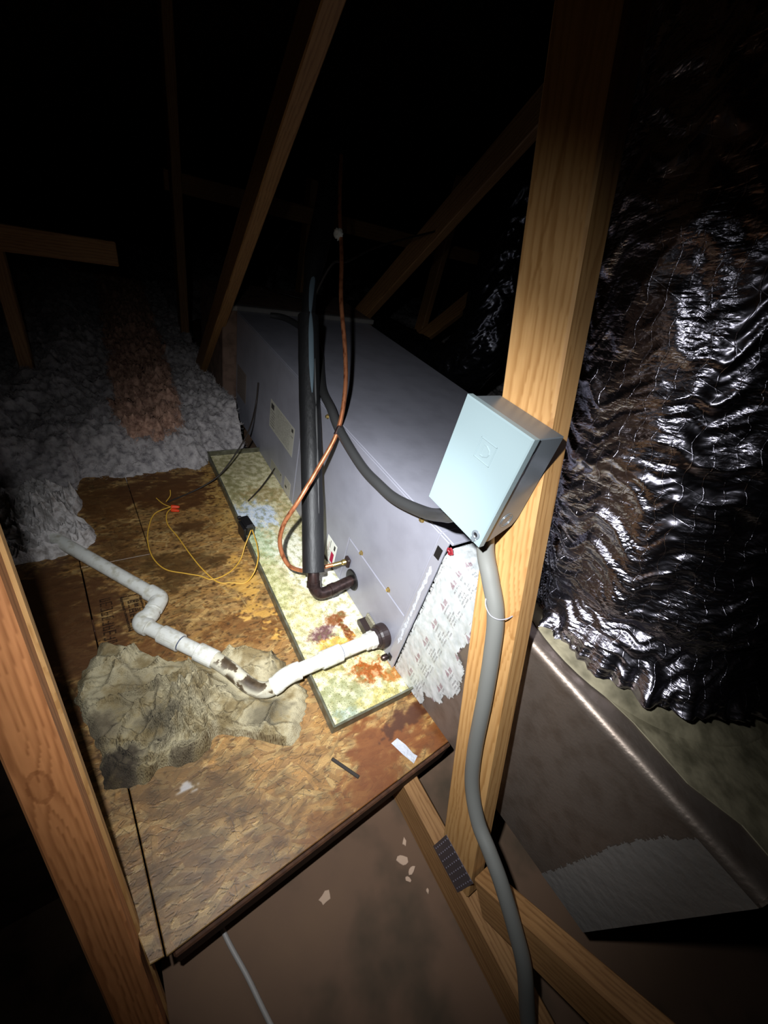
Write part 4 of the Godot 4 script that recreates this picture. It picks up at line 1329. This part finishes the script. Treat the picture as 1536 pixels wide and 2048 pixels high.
func insulation() -> void:
	var a := noise(311, 1.0, 4)
	var b := noise(312, 1.0, 4, FastNoiseLite.TYPE_SIMPLEX_SMOOTH, FastNoiseLite.FRACTAL_RIDGED)
	var c := noise(313, 1.0, 3)
	var grey := func(x: float, z: float) -> float:
		var edge := -1.315 + .035 * a.get_noise_2d(x * 9.0, 3.0) + (.05 if x < -.1 else 0.0) - smoothstep(.24, .40, x) * .10
		var rise := smoothstep(edge + .015, edge - .16, z)
		var h := -.035 + rise * (.105 + .055 * a.get_noise_2d(x * 3.2, z * 3.2))
		h += rise * (.022 * b.get_noise_2d(x * 5.0, z * 5.0) + .013 * a.get_noise_2d(x * 20.0, z * 20.0) + .003 * c.get_noise_2d(x * 70.0, z * 70.0))
		h += smoothstep(edge + .02, edge - .02, z) * .018 * (1.0 + c.get_noise_2d(x * 30.0, z * 30.0))
		h += .05 * smoothstep(.25, .0, absf(x + .12)) * rise * smoothstep(-1.4, -1.8, z)
		# a split between two batts
		var gap := absf(z + 1.60 + .10 * (x - .1) + .02 * a.get_noise_2d(x * 12.0, 1.0))
		if x > .0 and x < .36: h -= .07 * smoothstep(.014, .0, gap) * smoothstep(.0, .08, x) * smoothstep(.36, .28, x)
		return h
	var g := put("insulation_blanket", wool(-1.5, .455, -3.4, -1.26, .0085, grey), M.grey_wool)
	g.set_meta("label", "grey fibreglass blanket heaped behind the decking on the left")
	g.set_meta("category", "insulation")
	g.set_meta("kind", "stuff")
	fibres(g, 60000, .0085, 5, M.grey_wool)
	var far := func(x: float, z: float) -> float:
		return -.10 + .10 * a.get_noise_2d(x * 2.0, z * 2.0) + .02 * b.get_noise_2d(x * 9.0, z * 9.0)
	var f := put("loose_insulation", wool(1.19, 4.15, -5.9, -.75, .04, far), M.grey_wool)
	f.set_meta("label", "dim loose fibreglass on the attic floor right of the unit")
	f.set_meta("category", "insulation")
	f.set_meta("kind", "stuff")
	var f2 := put("loose_insulation", wool(-3.1, 1.19, -5.9, -3.38, .04, far), M.grey_wool)
	f2.set_meta("label", "dim loose fibreglass far behind the pink batt")
	f2.set_meta("category", "insulation")
	f2.set_meta("kind", "stuff")
	var f3 := put("loose_insulation", wool(-3.1, -.76, -3.4, 1.2, .04, far), M.grey_wool)
	f3.set_meta("label", "dim loose fibreglass left of the orange brace")
	f3.set_meta("category", "insulation")
	f3.set_meta("kind", "stuff")
	# the pink batt lying on it, away from the pan
	var rows := 260
	var cols := 46
	var p := PackedVector3Array()
	var w := PackedVector2Array()
	for r in rows:
		var t := r / (rows - 1.0)
		var z := -1.37 - 2.0 * t
		var mid := .135 + .10 * t + .016 * a.get_noise_2d(z * 5.0, 0.0)
		var half := .112 + .025 * t + .02 * a.get_noise_2d(z * 8.0, 7.0)
		for k in cols:
			var s := 2.0 * k / (cols - 1.0) - 1.0
			var x := mid + half * s * (1.0 + .12 * c.get_noise_2d(z * 22.0, s * 2.0))
			var dome := pow(maxf(1.0 - s * s, 0.0), .35)
			var y: float = grey.call(x, z) - .03 + dome * (.050 + .030 * b.get_noise_2d(x * 7.0 + 3.0, z * 7.0) + .024 * a.get_noise_2d(x * 20.0, z * 20.0) + .004 * c.get_noise_2d(x * 70.0, z * 70.0)) * smoothstep(0.0, .05, t)
			p.append(Vector3(x, y, z))
			w.append(Vector2(x, z))
	var batt := put("insulation_batt", sheet(rows, cols, p, w, false), M.pink_wool)
	tag(batt, "strip of lumpy pink fibreglass lying on the grey blanket", "insulation")
	fibres(batt, 14000, .009, 6, M.pink_wool)

# loose glass fibres standing out of the wool, as little tufts over a sheet's points
func fibres(parent: MeshInstance3D, count: int, size: float, sd: int, m: Material) -> void:
	var q := RandomNumberGenerator.new()
	q.seed = sd
	var st := fresh()
	for k in 9:
		var a := q.randf() * TAU
		var d := Vector3(cos(a), q.randf_range(-.1, .7), sin(a)).normalized()
		var side := d.cross(Vector3(q.randf() - .5, 1, q.randf() - .5)).normalized() * .035
		var bow := Vector3(q.randf() - .5, q.randf() - .5, q.randf() - .5) * .5
		var last := Vector3(q.randf() - .5, q.randf() - .5, q.randf() - .5) * .5
		for i in 3:
			var next := last + (d + bow * (i - 1.0)) * .36
			quad(st, last - side, last + side, next + side, next - side)
			last = next
	var mm := MultiMesh.new()
	mm.transform_format = MultiMesh.TRANSFORM_3D
	mm.mesh = done(st)
	mm.instance_count = count
	var pts: PackedVector3Array = parent.mesh.surface_get_arrays(0)[Mesh.ARRAY_VERTEX]
	for k in count:
		var b := Basis.from_euler(Vector3(q.randfn(0, .5), q.randf() * TAU, q.randfn(0, .5))).scaled(Vector3.ONE * size * q.randf_range(.5, 1.5))
		mm.set_instance_transform(k, Transform3D(b, pts[q.randi() % pts.size()] + Vector3(q.randf() - .5, .1, q.randf() - .5) * .006))
	var o := MultiMeshInstance3D.new()
	o.name = "fibres"
	o.multimesh = mm
	o.material_override = m
	o.set_meta("kind", "stuff")
	parent.add_child(o, true)

# ---------------- odds and ends
func small_things() -> void:
	tag(put("wire", tube([Vector3(.4885, .281, -1.40), Vector3(.478, .199, -1.387), Vector3(.427, .148, -1.297), Vector3(.362, .084, -1.241), Vector3(.302, .032, -1.207), Vector3(.248, .004, -1.193), Vector3(.192, -.012, -1.18), Vector3(.125, -.0125, -1.15)], .0028, 8, 8), M.dark_wire), "brown wire drooping from the unit's far end over the pan's rim", "wire")
	tag(put("twig", tube([Vector3(.4955, .036, -1.20), Vector3(.42, .022, -1.12), Vector3(.358, .004, -1.073)], .0022, 8, 4), M.dark_wire), "short dark stick leaning on the unit in the pan", "stick")
	tag(put("wire", tube([Vector3(1.008, .682, -2.48), Vector3(.930, .591, -2.45), Vector3(.871, .515, -2.42), Vector3(.820, .455, -2.30), Vector3(.768, .458, -2.16), Vector3(.700, .457, -2.02)], .005, 8, 8), M.dark_wire), "black wire hanging down to the supply plenum's left end", "wire")
	tag(put("wire", tube([Vector3(.705, .459, -2.05), Vector3(.761, .462, -1.98), Vector3(.848, .459, -1.93), Vector3(.961, .459, -1.92)], .005, 8, 8), M.dark_wire), "black wire lying along the top of the supply plenum", "wire")
	tag(put("cable", tube([Vector3(-.02, -.186, -.36), Vector3(.006, -.186, -.2), Vector3(.023, -.186, -.105), Vector3(.042, -.186, -.035), Vector3(.058, -.186, .034), Vector3(.10, -.186, .2), Vector3(.13, -.186, .5)], .0042, 10, 8), M.white_cable), "thin white cable lying on the ceiling board below the decking", "cable")
	var k := 0
	for q in [[.372, -.028, .016, "largest pale chip on the ceiling board, beside the chord"], [.419 - .025, -.052, .008, "small pale chip on the ceiling board, nearest the decking"], [.381, -.004, .010, "pale chip just below the largest chip on the ceiling board"], [.366, .004, .007, "tiny pale chip left of the three by the chord"], [.392, .040, .005, "tiny pale chip nearest the nail plate"], [.201, -.058, .014, "single pale chip alone in the middle of the ceiling board"]]:
		var c := put("debris_chip", chip(Vector3(q[0], -.1895, q[1]), q[2], 400 + k), M.chip)
		tag(c, q[3], "debris", "chips on the ceiling board")
		k += 1
	var fl := PackedVector2Array([Vector2(-.010, -.03), Vector2(.008, -.027), Vector2(.011, -.005), Vector2(.009, .018), Vector2(.012, .028), Vector2(-.006, .031), Vector2(-.009, .004)])
	tag(put("tape_scrap", slab(fl, Vector3(.421, -.0142, -.175), Vector3(.9, 0, -.3).normalized(), Vector3(.3, 0, .9).normalized(), Vector3(0, -.0006, 0)), M.mastic), "shiny scrap of tape stuck to the decking's front corner", "tape")
	tag(put("wood_splinter", box_mesh(Vector3(.007, .003, .066), .001), M.dark_wire), "dark splinter lying on the decking in front of the pan", "splinter")
	var s := get_node("wood_splinter") as Node3D
	s.transform = Transform3D(Basis(Vector3.UP, .55), Vector3(.288, -.0130, -.204))

func chip(at: Vector3, r: float, sd: int) -> ArrayMesh:
	var q := RandomNumberGenerator.new()
	q.seed = sd
	var o := PackedVector2Array()
	for k in 9:
		var a := TAU * k / 9.0
		o.append(Vector2(cos(a), sin(a) * .7) * r * q.randf_range(.6, 1.1))
	return slab(o, at + Vector3(0, .004, 0), Vector3(cos(sd), .08, sin(sd)).normalized(), Vector3(-sin(sd), .05, cos(sd)).normalized(), Vector3(0, -.004, 0), .0008)
